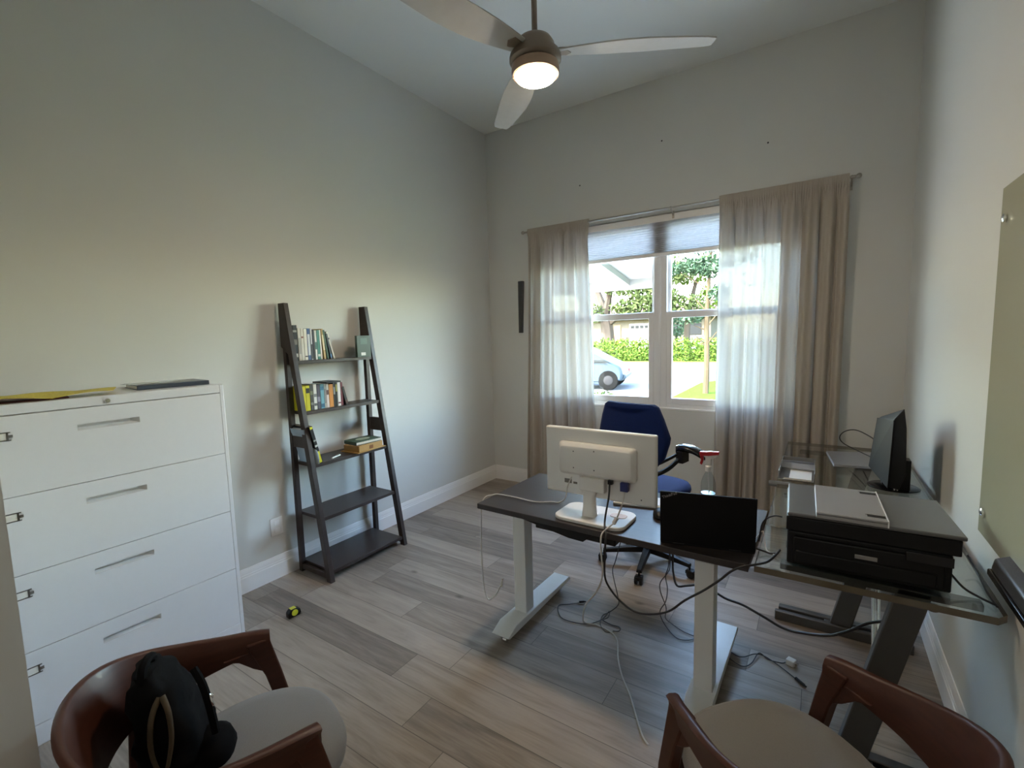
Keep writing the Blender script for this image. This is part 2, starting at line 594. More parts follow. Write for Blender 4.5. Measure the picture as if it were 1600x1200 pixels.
def curtain(x0, x1, xb0, xb1, waves, ph, label):
    nx, nz = 200, 70
    b = MB()
    rings = []
    rnd = random.Random(int(ph * 100))
    offs = [rnd.uniform(-1, 1) for _ in range(8)]
    for i in range(nz + 1):
        t = i / nz
        z = 2.628 * (1 - t) + .035 * t
        row = []
        for k in range(nx + 1):
            s = k / nx
            x = (x0 + (x1 - x0) * s) * (1 - t) + (xb0 + (xb1 - xb0) * s) * t
            top = min(1, max(0, (t - .012) * 14))
            a = waves * 2 * PI * s + .6 * math.sin(3.1 * s * PI + offs[0] * 3) + ph
            amp = .024 * (.25 + .75 * top) * (1 + .35 * math.sin(2 * PI * s * 1.7 + offs[1]))
            y = math.sin(a) * amp + .010 * math.sin(2.37 * a + offs[2] * 3 + t * 1.5) * top
            y += .006 * (1 - top) * math.sin(9 * a)
            x += .010 * math.cos(a) * top
            if abs(z - RZ) < .03:
                y = y * .3 - .0115
            y += .008 * math.sin(t * 5 + s * 6 + offs[3]) * top
            row.append((x, RY + y - .012 * 0, z))
        rings.append(row)
    b.loft(rings, cap=False, closed=False)
    o = thing('curtain', label, 'curtain', ((x0 + x1) / 2, RY, 0))
    b.build('cloth', M_curtain, o, world=True, smooth=80)
    # gathered pocket the rod runs through (second layer) and bottom hem
    for nm, za, zb in (('rod_pocket', 2.634, 2.555), ('hem', .135, .033)):
        b = MB(); rings = []
        for i in range(5):
            z = za + (zb - za) * i / 4
            t = (2.628 - z) / (2.628 - .035)
            row = []
            for k in range(nx + 1):
                s = k / nx
                x = (x0 + (x1 - x0) * s) * (1 - t) + (xb0 + (xb1 - xb0) * s) * t
                top = min(1, max(0, (t - .012) * 14))
                a = waves * 2 * PI * s + .6 * math.sin(3.1 * s * PI + offs[0] * 3) + ph
                amp = .024 * (.25 + .75 * top) * (1 + .35 * math.sin(2 * PI * s * 1.7 + offs[1]))
                y = math.sin(a) * amp + .010 * math.sin(2.37 * a + offs[2] * 3 + t * 1.5) * top + .008 * math.sin(t * 5 + s * 6 + offs[3]) * top
                y += .006 * (1 - top) * math.sin(9 * a)
                x += .010 * math.cos(a) * top
                if nm == 'rod_pocket':
                    y = y * .3 + .0125
                else:
                    y += .003
                row.append((x, RY + y, z))
            rings.append(row)
        b.loft(rings, cap=False, closed=False)
        b.build(nm, M_curtain, o, world=True, smooth=80)
    return o


curtain(-2.47, -1.815, -2.55, -1.735, 5.5, .4, 'sheer natural linen curtain hanging left of the open window view')
curtain(-.705, .128, -.725, .112, 7.5, 1.9, 'wider sheer linen curtain hanging to the floor behind the glass desk')

# dark slim wall panel half hidden by the left curtain
b = MB()
b.prism([(-2.632, YB - .001, 2.14), (-2.575, YB - .001, 2.14), (-2.600, YB - .001, 1.612), (-2.655 + .018, YB - .001, 1.612)], (0, -.035, 0))
props(b.build('wall_panel', M_darkgrey, bevel=.003), 'slim dark grey panel on the back wall beside the left curtain', 'wall panel')

# wall outlet
ot = thing('wall_outlet', 'white double outlet low on the left wall beside the ladder shelf', 'outlet', (XL, 1.65, .35))
MB().box(XL, XL + .006, 1.607, 1.692, .292, .412).build('cover_plate', M_white, ot, world=True, bevel=.003)
for z in (.327, .377):
    MB().box(XL + .006, XL + .0085, 1.632, 1.667, z - .016, z + .016).build('socket', M_trim, ot, world=True, bevel=.004)

# glass marker board and its tray on the right wall
gb = thing('glass_board', 'frameless greenish glass marker board mounted on the right wall', 'glass board', (XR, 1.6, 1.4))
M_board = mat('back_painted_olive_glass', (.42, .42, .32), .12, var=.03, scale=2, spec=.7)
MB().box(XR - .022, XR - .016, 1.05, 2.155, .875, 2.0).build('glass_sheet', M_board, gb, world=True, bevel=.001)
for y, z in ((2.10, .955), (2.10, 1.9), (1.12, .955), (1.12, 1.9)):
    mm = Matrix.Translation((XR, y, z)) @ Matrix.Rotation(-PI / 2, 4, 'Y')
    MB().lathe([(.011, 0), (.011, .022), (.013, .024), (.013, .030), (.008, .033)], n=18, M=mm).build('standoff', M_chrome, gb, world=True)
tr = thing('marker_tray', 'dark grey mesh tray fixed to the wall below the glass board', 'tray', (XR, 1.7, .87))
b = MB()
b.prism([(XR, 1.45, .925), (XR - .052, 1.45, .90), (XR - .058, 1.45, .868), (XR - .05, 1.45, .858), (XR, 1.45, .868)], (0, .39, 0))
b.build('tray_body', mat('grey_wire_mesh', (.12, .12, .125), .4, .6, var=.5, scale=400), tr, world=True, bevel=.006, seg=3)
MB().box(XR - .062, XR - .045, 1.47, 1.855, .842, .862).build('front_rail', M_blackgloss, tr, world=True, bevel=.005, seg=3)

# ------------------------------------------------------------------ filing cabinet
cab = thing('filing_cabinet', 'white four-drawer lateral filing cabinet against the left wall', 'filing cabinet', (-2.78, .71, 0))
CX, CY0, CY1, CZ = -2.557, .238, 1.182, 1.372
b = MB()
b.box(XL + .02, CX - .02, CY0, CY1, .0, CZ)
b.box(CX - .02, CX, CY0, CY0 + .019, 0, CZ).box(CX - .02, CX, CY1 - .019, CY1, 0, CZ)
b.box(CX - .02, CX, CY0 + .019, CY1 - .019, 0, .088).box(CX - .02, CX, CY0 + .019, CY1 - .019, 1.332, CZ)
b.build('body', M_whitecab, cab, world=True, bevel=.003)
M_recess = mat('drawer_pull_recess_steel', (.60, .60, .60), .4, .0, var=.05)
M_steel = mat('label_holder_steel', (.30, .29, .28), .3, .9, var=.1)
M_card = mat('white_label_card', (.78, .77, .73), .7, var=.02)
for z0, z1 in ((.091, .392), (.395, .706), (.709, 1.016), (1.019, 1.329)):
    ya, yb = CY0 + .021, CY1 - .021
    hz = z1 - .092
    hy0, hy1 = .604, .818
    d = MB()
    # drawer front with a slot cut out for the recessed pull
    x0, x1 = CX - .019, CX + .001
    d.box(x0, x1, ya, hy0, z0, z1).box(x0, x1, hy1, yb, z0, z1)
    d.box(x0, x1, hy0, hy1, z0, hz).box(x0, x1, hy0, hy1, hz + .026, z1)
    dr = d.build('drawer', M_whitecab, cab, world=True, bevel=0)
    h = MB()
    h.box(x0 - .006, x0, hy0, hy1, hz, hz + .026)
    h.prism([(x1, hy0, hz), (x1, hy0, hz + .002), (x0, hy0, hz + .012), (x0, hy0, hz)], (0, hy1 - hy0, 0))
    h.prism([(x1, hy1 - .001, hz), (x1, hy1 - .001, hz + .026), (x0, hy1 - .03, hz + .026), (x0, hy1 - .03, hz)], (0, .001, 0))
    h.build('recessed_pull', M_recess, dr, world=True)
    lz = z1 - .078
    MB().box(CX + .001, CX + .0035, .335, .412, lz - .016, lz - .012).box(CX + .001, CX + .0035, .335, .412, lz + .014, lz + .018) \
        .box(CX + .001, CX + .0035, .400, .406, lz - .016, lz + .018).box(CX + .001, CX + .0035, .335, .339, lz - .016, lz + .018).box(CX + .001, CX + .006, .406, .417, lz - .004, lz + .006) \
        .build('label_holder', M_steel, dr, world=True)
    MB().box(CX + .001, CX + .002, .339, .400, lz - .012, lz + .014).build('label_card', M_card, dr, world=True)
mm = Matrix.Translation((CX, .711, 1.349)) @ Matrix.Rotation(PI / 2, 4, 'Y')
MB().lathe([(.010, 0), (.010, .004), (.008, .006), (.0, .0065)][:3], n=18, M=mm).box(CX + .006, CX + .007, .7095, .7125, 1.343, 1.355).build('lock', M_chrome, cab, world=True)

# papers and folders on the cabinet
M_yel = mat('yellow_card', (.62, .50, .06), .6, var=.35, scale=60, stretch=(1, 5, 1))
M_maroon = mat('dark_red_folder', (.13, .012, .015), .45, var=.1)


def sheet(name, pts, th, wav, mt, label, cat, nseg=14):
    """a slightly wavy rectangular sheet: pts = near-left, near-right, far-right, far-left"""
    a, bq, c, d = [Vector(p) for p in pts]
    rb, rt_ = [], []
    b = MB()
    rings = []
    for i in range(nseg + 1):
        s = i / nseg
        p, q = a.lerp(bq, s), d.lerp(c, s)
        h = wav * abs(math.sin(s * PI * 1.6 + .3))
        h2 = wav * .35 * abs(math.sin(s * PI * 2.3 + 1))
        rings.append([p + Vector((0, 0, h)), q + Vector((0, 0, h2)), q + Vector((0, 0, h2 + th)), p + Vector((0, 0, h + th))])
    b.loft(rings)
    return props(b.build(name, mt, smooth=40), label, cat)


sheet('folder', [(-2.62, .30, 1.373), (-2.60, .60, 1.373), (-2.95, .66, 1.373), (-2.98, .34, 1.373)], .004, .0, M_maroon, 'dark red folder under the yellow card on the filing cabinet', 'folder')
sheet('yellow_card', [(-2.565, .28, 1.380), (-2.575, .74, 1.376), (-2.74, .80, 1.386), (-2.76, .30, 1.392)], .002, .016, M_yel, 'yellow printed card lying wavy on top of the filing cabinet', 'card')
bd = thing('binder', 'dark blue-grey binder lying beside the yellow card on the cabinet', 'binder', (-2.78, 1.02, 1.373), R(-6))
M_bind = mat('slate_blue_binder_cover', (.055, .07, .095), .35, var=.1)
MB().box(-.12, .12, -.15, .15, .000, .003).box(-.12, .12, -.15, .15, .018, .021).box(.115, .12, -.15, .15, .003, .018).build('cover', M_bind, bd, bevel=.001)
MB().box(-.115, .113, -.145, .145, .003, .018).build('pages', M_card, bd)
MB().box(-.10, .02, -.16, .10, .0215, .0225, M=Matrix.Rotation(R(9), 4, 'Z')).build('loose_sheet', mat('glossy_leaflet', (.52, .54, .55), .2, var=.25, scale=12), bd)

# ------------------------------------------------------------------ ladder shelf
ls = thing('ladder_shelf', 'dark espresso five-tier ladder bookshelf leaning on the left wall', 'bookshelf', (-2.8, 2.1, 0))
LY0, LY1 = 1.765, 2.445


def xf(z):
    return -2.625 - .305 * z / 1.835


for ya, yb in ((LY0, LY0 + .032), (LY1 - .032, LY1)):
    b = MB()
    b.box(-2.995 + .018, -2.945, ya, yb, 0, 1.55)                       # rear post
    b.build('rear_post', M_shelf, ls, world=True, bevel=.002)
    b = MB()
    b.prism([(xf(0) - .045, ya, 0), (xf(0), ya, 0), (xf(1.835), ya, 1.835), (-2.997, ya, 1.835), (-2.997, ya, 1.55), (xf(1.50) - .047, ya, 1.50)], (0, yb - ya, 0))
    b.build('front_post', M_shelf, ls, world=True, bevel=.002)
    MB().box(-2.945, xf(.93) - .02, ya + .004, yb - .004, .88, .98).build('side_rail', M_shelf, ls, world=True, bevel=.002)
    MB().box(-2.945, xf(.03) - .02, ya + .004, yb - .004, .02, .052).build('side_rail', M_shelf, ls, world=True, bevel=.002)
SZ = [1.455, 1.12, .772, .42, .07]
for z in SZ:
    MB().box(-2.985, xf(z) + .004 - .012, LY0 + .032, LY1 - .032, z - .022, z).build('shelf', M_shelf, ls, world=True, bevel=.0015)

# books -------------------------------------------------------------
BM = {}


def bcol(h):
    if h not in BM:
        BM[h] = mat('book_cover_' + h, srgb(h), .42, var=.12, scale=35, stretch=(1, 1, .4))
    return BM[h]


M_pages = mat('paper_pages', (.62, .57, .47), .8, var=.15, scale=300, stretch=(1, 1, .02))


def book(y, th, z, h, col, label, depth=.135, lean=0.0, xs=None, bands=None, group=None, cat='book'):
    """upright book, spine towards the room; y = left edge of its foot, lean in degrees (top towards -y is positive)"""
    xs = xf(z + h * .5) - .02 if xs is None else xs
    o = thing('book', label, cat, (xs, y, z + .0003), 0, group)
    Mx = Matrix.Translation((0, th, 0)) @ Matrix.Rotation(R(lean), 4, 'X') @ Matrix.Translation((0, -th, 0))
    b = MB()
    b.box(-depth, 0, 0, .0022, 0, h, Mx).box(-depth, 0, th - .0022, th, 0, h, Mx).box(-.0022, 0, .0022, th - .0022, 0, h, Mx)
    if bands:
        pass
    b.build('cover', bcol(col), o, bevel=.0006)
    MB().box(-depth + .004, -.0022, .0022, th - .0022, .003, h - .004, Mx).build('pages', M_pages, o, smooth=0)
    for (a, c, bc) in bands or ():
        MB().box(-.0004, .0006, .0015, th - .0015, h * a, h * c, Mx).build('spine_print', bcol(bc), o, smooth=0)
    return o


G1, G2 = 'books on the top shelf', 'books on the second shelf'
row1 = [
    (1.800, .030, .235, '15151a', 0, 'thick black book, leftmost on the top shelf', [(.1, .2, 'c8c4bc'), (.45, .6, '6b6258'), (.8, .86, '8d8a84')]),
    (1.834, .020, .215, 'cfc8bc', 0, 'beige-white book right of the thick black one', [(.2, .7, 'a9a49a')]),
    (1.856, .018, .213, 'dcd6ca', 0, 'cream paperback, third book on the top shelf', [(.7, .75, '8a5a4a')]),
    (1.877, .022, .211, 'e2dccf', 0, 'wide cream paperback, fourth book on the top shelf', [(.1, .14, '5a5650')]),
    (1.902, .020, .213, '48618c', 0, 'blue and white book in the middle of the top shelf', [(.15, .82, 'cdd0d2')]),
    (1.925, .013, .212, 'c9ccd0', 0, 'thin pale book with a dark lower spine', [(.03, .5, '2b3038')]),
    (1.940, .013, .205, '23262c', 0, 'thin charcoal book among pale paperbacks', None),
    (1.955, .016, .200, 'd8d9d2', 0, 'white book left of the teal one', [(.35, .6, '3c6a62')]),
    (1.973, .022, .202, '3f7f73', 0, 'teal green book on the top shelf', [(.1, .18, 'cfd8cf')]),
    (1.997, .012, .204, 'e0ddd2', 1.5, 'thin white book right of the teal one', None),
]
for y, th, h, c, ln, lb, bd_ in row1:
    book(y, th, SZ[0], h, c, lb, bands=bd_, lean=ln, group=G1)
book(2.022, .016, SZ[0], .212, 'b59a63', 'tan leaning book on the top shelf', lean=4, bands=[(.3, .8, 'd9c9a0')], group=G1)
book(2.046, .016, SZ[0], .205, '2f4f38', 'dark green slim leaning book on the top shelf', lean=7.5, group=G1)
book(2.072, .015, SZ[0], .180, '1c2026', 'short black leaning book on the top shelf', lean=10, bands=[(.05, .2, '3a5f86')], group=G1)
book(2.098, .013, SZ[0], .198, 'e3e0d4', 'white paperback at the end of the leaning row', lean=15, bands=[(.72, .78, '22262b')], group=G1)
# dark green books at the right end of the top shelf, cover towards the room
o = thing('book', 'dark green book with cover facing out, right end of top shelf', 'book', (-2.86, 2.315, SZ[0] + .0003), R(0), G1)
MB().box(.0, .022, -.062, .062, 0, .158).build('cover', bcol('1f3a2a'), o, bevel=.001)
MB().box(.022, .0226, -.03, .03, .095, .14).build('cover_picture', bcol('3d5a4a'), o, smooth=0)
MB().box(.022, .0226, -.028, .012, .012, .034).build('barcode_label', bcol('cfcfc8'), o, smooth=0)
o = thing('book', 'second green book behind the cover-out one, touching the post', 'book', (-2.90, 2.345, SZ[0] + .0003), R(0), G1)
MB().box(.0, .024, -.055, .06, 0, .158).build('cover', bcol('33553a'), o, bevel=.001)

row2 = [
    (1.800, .022, .165, 'd3c82c', 0, 'yellow book behind the left post of the second shelf', None),
    (1.824, .028, .168, 'c9c22e', 0, 'bright yellow book right of the left post', [(.7, .9, '1d1d1c')]),
    (1.854, .024, .172, '3b3c3a', 0, 'dark grey book beside the bright yellow one', [(.2, .3, '7a7d78'), (.6, .75, '6a6d55')]),
    (1.880, .024, .172, 'd7d7d2', 0, 'white book right of the dark grey one', [(.15, .25, '545454'), (.5, .62, '777')[:2] + ('7a7a78',)]),
    (1.906, .024, .168, '4a4654', 0, 'dark purple-grey book on the second shelf', [(.3, .5, '8a8798')]),
    (1.932, .028, .168, '6fa3b4', 0, 'light blue book on the second shelf', [(.05, .2, '2d5f78'), (.75, .9, '3a6d86')]),
    (1.962, .013, .166, 'c7c4bd', 0, 'thin light grey book beside the blue one', [(.2, .8, '8d8a86')]),
    (1.977, .020, .164, 'd8c8c2', 0, 'pale pinkish book left of the orange one', [(.55, .75, '5a3c38')]),
    (1.999, .032, .160, 'd18a3a', 0, 'orange book on the second shelf', None),
    (2.033, .017, .172, '1d1b1d', 0, 'thin black book right of the orange one', [(.5, .8, '8a8a86')]),
    (2.052, .014, .172, '22231c', 0, 'black book with a yellow printed spine', [(.6, .9, 'a59c45')]),
    (2.068, .024, .170, 'd9d4d2', 0, 'white book right of the thin black pair', [(.1, .16, '6a3640')]),
    (2.094, .016, .166, '6b2430', 0, 'maroon book near the end of the second row', None),
]
for y, th, h, c, ln, lb, bd_ in row2:
    book(y, th, SZ[1], h, c, lb, bands=bd_, lean=ln, group=G2)
book(2.133, .020, SZ[1], .138, '141212', 'short black book leaning at the end of the second row', lean=14, bands=[(.1, .3, '4a2a22')], group=G2)
props(MB().prism([(-2.94, 1.94, 0), (-2.79, 1.945, 0), (-2.79, 2.06, 0), (-2.94, 2.07, 0)], (0, 0, .010), M=Matrix.Translation((0, 0, SZ[1] + .1735))).build('notebook', bcol('191a1c'), bevel=.002),
      'flat black notebook lying on top of the second row of books', 'notebook')

# third shelf
b3 = [(1.800, .030, .235, '151515', 'tall black and yellow book leaning at the left of the third shelf', [(.02, .26, 'd2cb30'), (.5, .62, 'c9c8c0'), (.93, .99, 'd2cb30')]),
      (1.769, .026, .225, 'c9c230', 'yellow book wedged behind the left post on the third shelf', None)]
book(1.840, .022, SZ[2], .262, '151515', 'tall black and yellow book leaning on the third shelf', lean=13, xs=-2.77, depth=.19, bands=[(.02, .32, 'd2cb30'), (.45, .5, 'c9c8c0'), (.6, .64, '8f8f8a'), (.93, .99, 'd2cb30')])
book(1.812, .022, SZ[2], .245, '9aa7b2', 'pale blue book behind the leaning black and yellow one', lean=13, xs=-2.80, depth=.15, bands=[(.5, .7, 'c9c230')])
st = thing('webcam', 'grey rounded speaker-like gadget behind the left ladder post', 'gadget', (-2.755, 1.8, 0))
bpy.data.objects.remove(st)
o = thing('storage_box', 'tan wooden box under the green book on the third shelf', 'box', (-2.83, 2.25, SZ[2] + .0003), R(4))
M_tan = mat('honey_wood_box', (.40, .22, .06), .5, var=.25, scale=14, stretch=(1, .2, 3))
MB().box(-.09, .09, -.135, .135, 0, .006).build('tray', M_tan, o, bevel=.001)
MB().box(-.08, .08, -.115, .115, .006, .05).build('box_body', M_tan, o, bevel=.003)
MB().box(.080, .082, -.018, .018, .012, .038).build('label', bcol('7a4a1c'), o, smooth=0)
o = thing('book', 'green book with a pale oval on its cover lying on the tan box', 'book', (-2.84, 2.255, SZ[2] + .0505), R(-3))
MB().box(-.075, .075, -.11, .11, 0, .026).build('cover', bcol('3c5440'), o, bevel=.002)
MB().lathe([(.001, 0), (.045, .0), (.045, .0005), (.001, .0006)], (.0, 0, .026), n=24, M=Matrix.Diagonal((.8, 1.3, 1, 1))).build('cover_picture', bcol('a7ad92'), o)
MB().box(-.073, .0752, -.108, .1102, .005, .021).build('pages', M_pages, o, smooth=0)
o = thing('pen', 'small white pen lying on the third shelf', 'pen', (-2.80, 1.99, SZ[2] + .0065), R(20))
MB().tube([(0, -.05, 0), (0, .045, 0)], .0055, 8).build('barrel', M_white, o)
MB().box(-.004, .004, .0, .04, .0045, .0075).build('clip', M_chrome, o)
props(MB().loft([[(-2.80 + r_ * math.cos(a), 1.818 + r_ * .45 * math.sin(a), SZ[2] + .0005 + z_) for a in [2 * PI * k / 20 for k in range(20)]] for r_, z_ in ((.05, 0), (.052, .03), (.046, .07), (.03, .095), (.008, .104))]).build('mouse_gadget', mat('grey_blue_plastic', (.17, .2, .22), .4)),
      'grey-blue rounded gadget at the left of the third shelf behind the post', 'gadget')

# tape measure on the floor
o = thing('tape_measure', 'small yellow and black tape measure on the floor by the cabinet', 'tape measure', (-2.50, 1.425, 0), R(-5))
mm = Matrix.Translation((0, 0, .022)) @ Matrix.Rotation(PI / 2, 4, 'Y')
MB().prism([(-.018, -.035, .004), (-.018, .030, .004), (-.018, .040, .016), (-.018, .034, .040), (-.018, .012, .052), (-.018, -.020, .052), (-.018, -.037, .034)], (.036, 0, 0)).build('case', M_black, o, bevel=.005, seg=3)
MB().lathe([(.018, .0), (.018, .003), (.001, .0035)], (0, 0, 0), n=20, M=Matrix.Translation((.018, 0, .030)) @ Matrix.Rotation(PI / 2, 4, 'Y')).prism([(-.014, -.018, .0525), (.014, -.018, .0525), (.014, .012, .0525), (-.014, .012, .0525)], (0, 0, .0015)).build('yellow_panel', mat('yellow_plastic', (.55, .55, .03), .35), o)
MB().box(-.009, .009, .036, .046, 0.0, .016).build('tape_end', M_nickel, o, bevel=.001)

# ------------------------------------------------------------------ ceiling fan
FX, FY = -1.175, 2.055
fan = thing('ceiling_fan', 'three-blade ceiling fan with a glowing round light on a long downrod', 'ceiling fan', (FX, FY, ZC))
M_bronze = mat('brown_nickel_fan_metal', (.25, .20, .155), .38, .7, var=.08)
MB().lathe([(.0135, 2.98), (.0135, 3.62)], (FX, FY, 0), 14).build('downrod', M_bronze, fan, world=True)
MB().lathe([(.02, 3.60), (.055, 3.63), (.068, 3.69)], (FX, FY, 0)).build('ceiling_canopy', M_bronze, fan, world=True)
MB().lathe([(.020, 3.0), (.024, 2.985), (.05, 2.978), (.078, 2.962), (.092, 2.94), (.094, 2.905), (.090, 2.90), (.118, 2.898), (.122, 2.885), (.122, 2.868), (.112, 2.856), (.09, 2.85)], (FX, FY, 0), 40).build('motor_housing', M_bronze, fan, world=True)
MB().lathe([(.104, 2.852), (.112, 2.848), (.114, 2.822), (.110, 2.806), (.1, 2.803), (.096, 2.806), (.095, 2.82)], (FX, FY, 0), 40).build('light_ring', mat('satin_copper_ring', (.42, .30, .22), .35, .6), fan, world=True)
MB().lathe([(.094, 2.815), (.094, 2.797), (.088, 2.790), (.07, 2.785), (.03, 2.782), (.002, 2.782)], (FX, FY, 0), 40).build('light_lens', emis('warm_lit_lens', (1.0, .80, .58), 80.0), fan, world=True)
M_blade = mat('light_grey_fan_blade', (.50, .48, .44), .45, var=.08)
for ang in (31, 136, 254):
    Mb = Matrix.Translation((FX, FY, 2.905)) @ Matrix.Rotation(R(ang), 4, 'Z')
    bb = MB()
    rings = []
    for i in range(17):
        t = i / 16
        rad = .10 + .73 * t
        wd = .042 + .036 * math.sin(min(1, t * 2.2) * PI / 2) - .030 * max(0, t - .55) / .45
        if t > .96:
            wd *= .82
        tw = R(13 - 4 * t)
        off = -.012 * math.sin(t * PI)
        cz = .012 * t
        rr_ = []
        for yy_, zz_ in ((-wd, -.003), (-wd * .5, -.0042), (0, -.0045), (wd * .5, -.0042), (wd, -.003), (wd, .003), (0, .0045), (-wd, .003)):
            y_ = yy_ * math.cos(tw) - zz_ * math.sin(tw) + off
            z_ = yy_ * math.sin(tw) + zz_ * math.cos(tw) + cz
            rr_.append((rad, y_, z_))
        rings.append(rr_)
    bb.loft(rings, M=Mb)
    bl = bb.build('blade', M_blade, fan, world=True, smooth=50)
    MB().prism([(.07, -.02, -.006), (.15, -.03, -.010), (.17, 0, -.008), (.15, .03, -.0), (.07, .02, -.004)], (0, 0, .016), M=Mb).build('blade_bracket', M_bronze, bl, world=True, bevel=.002)

# ------------------------------------------------------------------ standing desk
DYAW = R(-1.2)
DC = Vector((-.800, 2.092, 0))
desk = thing('standing_desk', 'dark walnut topped standing desk with white T-shaped legs', 'desk', DC, DYAW)
DW, DD, DZ = 1.232, .605, .745
MB().box(-DW / 2, DW / 2, -DD / 2, DD / 2, DZ - .027, DZ).build('desktop', M_deskwood, desk, bevel=.0025)
MB().box(-.30, .10, -.26, -.12, DZ - .075, DZ - .0275).box(.1, .32, -.24, -.20, DZ - .06, DZ - .0275).box(-.46, .46, .0 - .03, .03, DZ - .065, DZ - .0275).build('cross_beam', M_black, desk, bevel=.006)
MB().prism([(-.42, -.265, DZ - .0275), (.02, -.265, DZ - .0275), (-.05, -.265, DZ - .085), (-.12, -.265, DZ - .083), (-.40, -.265, DZ - .04)], (0, .03, 0)).build('cable_tray', M_black, desk, bevel=.002)


def desk_leg(xc, ycol):
    lg = MB().box(xc - .045, xc + .030, ycol, ycol + .075, .09, DZ - .10).box(xc - .035, xc + .020, ycol + .01, ycol + .065, DZ - .10, DZ - .05).box(xc - .05, xc + .035, -.24, .24, DZ - .052, DZ - .0276) \
        .build('leg', M_legwhite, desk, bevel=.003)
    y0_, y1_ = -.235, .375
    MB().prism([(xc - .062, y0_ - .045, .058), (xc - .062, y0_ + .03, .092), (xc - .062, y1_, .092), (xc - .062, y1_ + .012, .080), (xc - .062, y1_ + .012, .068), (xc - .062, y0_ - .03, .050)], (.105, 0, 0)).build('foot', M_legwhite, lg, bevel=.002)
    for yy in (y0_ - .005, y1_ - .045):
        cs = MB().tube([(xc - .01, yy, .055), (xc - .01, yy, .03)], .006, 8).box(xc - .024, xc + .004, yy - .014, yy + .014, .044, .052)
        cs.lathe([(.013, -.012), (.014, -.006), (.014, .006), (.013, .012)], n=14, M=Matrix.Translation((xc - .01, yy + .006, .014)) @ Matrix.Rotation(PI / 2, 4, 'Y'))
        cs.box(xc - .0275, xc - .023, yy - .006, yy + .014, .010, .05).box(xc + .003, xc + .0075, yy - .006, yy + .014, .010, .05)
        cs.build('caster', M_chrome, lg)


desk_leg(-.505, -.09)
desk_leg(.445, -.155)

# ------------------------------------------------------------------ white monitor
mon = thing('monitor', 'white computer monitor on the standing desk, seen from behind', 'monitor', (-.815, 1.90, DZ), R(-1))


def rrect(cx, cy, w_, h_, r_, n=6):
    pts = []
    for sx, sy, a0 in ((1, 1, 0), (-1, 1, 90), (-1, -1, 180), (1, -1, 270)):
        for k in range(n + 1):
            a = R(a0 + 90 * k / n)
            pts.append((cx + sx * (w_ / 2 - r_) + r_ * math.cos(a), cy + sy * (h_ / 2 - r_) + r_ * math.sin(a)))
    return pts


MB().prism([(x, y, 0.0005) for x, y in rrect(-.02, .02, .335, .215, .05)], (0, 0, .016)).build('stand_base', M_white, mon, bevel=.004, seg=3)
MB().prism([(x, y, .0165) for x, y in rrect(.08, .05, .075, .05, .02)], (0, 0, .002)).build('base_reflection', mat('copper_reflection_plastic', (.52, .36, .26), .3), mon, bevel=.0008)  # warm copper reflection on the base, put into the colour of a thin patch
MB().loft([[(x, y, z) for x, y in rrect(-.035, -.005 - .0 * z, ww, dd_, .012, 3)] for z, ww, dd_ in ((.0165, .064, .045), (.06, .056, .04), (.11, .054, .038), (.125, .07, .04), (.165, .075, .04))]).build('stand_neck', M_white, mon)
scr = MB().box(-.262, .262, -.006, .024, .098, .408, M=Matrix.Translation((0, 0.01, 0)) @ Matrix.Rotation(R(0), 4, 'X')).build('screen_housing', M_white, mon, bevel=.008, seg=3)
MB().box(-.255, .255, .0342, .035, .108, .400).build('display', M_blackgloss, scr)
# raised centre block on the back with a bevelled top edge
rings = []
for d_, ins in ((0.004, 0), (-.012, 0), (-.030, .014), (-.032, .018)):
    rings.append([(x, d_, z) for x, z in rrect(.0, .272, .365 - 2 * ins, .150 - 2 * ins, .016, 3)])
bk = MB().loft(rings).build('back_block', M_white, scr)
MB().box(-.075, .045, -.030, .004, .135, .197).build('stand_mount', M_white, scr, bevel=.004)
for x, z in ((-.10, .31), (.0, .32), (-.10, .235), (.0, .235), (.2, .125), (-.16, .33)):
    MB().lathe([(.003, 0), (.003, .0006)], n=10, M=Matrix.Translation((x, -.032 if x < .15 and abs(z - .272) < .07 and x > -.15 else -.0005 + .004, z)) @ Matrix.Rotation(PI / 2, 4, 'X')).build('screw', M_darkgrey, scr)
MB().box(-.165, -.128, .0032, .0038, .148, .168).box(-.12, -.10, .0032, .0038, .148, .158).build('rating_label', bcol('6f6a63'), scr, smooth=0)
MB().box(.062, .082, -.030, -.012, .182, .199).build('power_socket', M_black, scr)
MB().box(.118, .152, -.031, -.008, .160, .198).build('video_plug', mat('blue_vga_plug', (.02, .03, .16), .4), scr, bevel=.002)

# ------------------------------------------------------------------ black laptop
lap = thing('laptop', 'open black laptop at the right end of the standing desk', 'laptop', (-.343, 1.838, DZ), R(12))
MB().box(-.168, .168, .004, .235, .0006, .016).build('base', M_black, lap, bevel=.003)
MB().box(-.155, .155, .030, .125, .016, .0175).build('keyboard', M_darkgrey, lap)
Ml = Matrix.Translation((0, 0, .012)) @ Matrix.Rotation(R(7), 4, 'X')
lid = MB().box(-.168, .168, -.006, .002, 0, .213, Ml).build('lid', mat('matt_black_laptop_lid', (.0025, .0025, .003), .5, var=.1, spec=.22), lap, bevel=.002)
MB().box(-.160, .160, .002, .003, .012, .205, Ml).build('display', M_blackgloss, lid)
MB().tube([(-.12, .002, .012), (-.08, .002, .012)], .006, 8).tube([(.08, .002, .012), (.12, .002, .012)], .006, 8).build('hinge', M_darkgrey, lid)
tx = bpy.data.curves.new('lid_lettering', 'FONT')
tx.body = 'ThinkPad'
tx.size = .0155
tx.extrude = .0002
to = bpy.data.objects.new('lid_lettering_curve', tx)
C.objects.link(to)
bpy.context.view_layer.update()
me_ = bpy.data.meshes.new_from_object(to.evaluated_get(bpy.context.evaluated_depsgraph_get()))
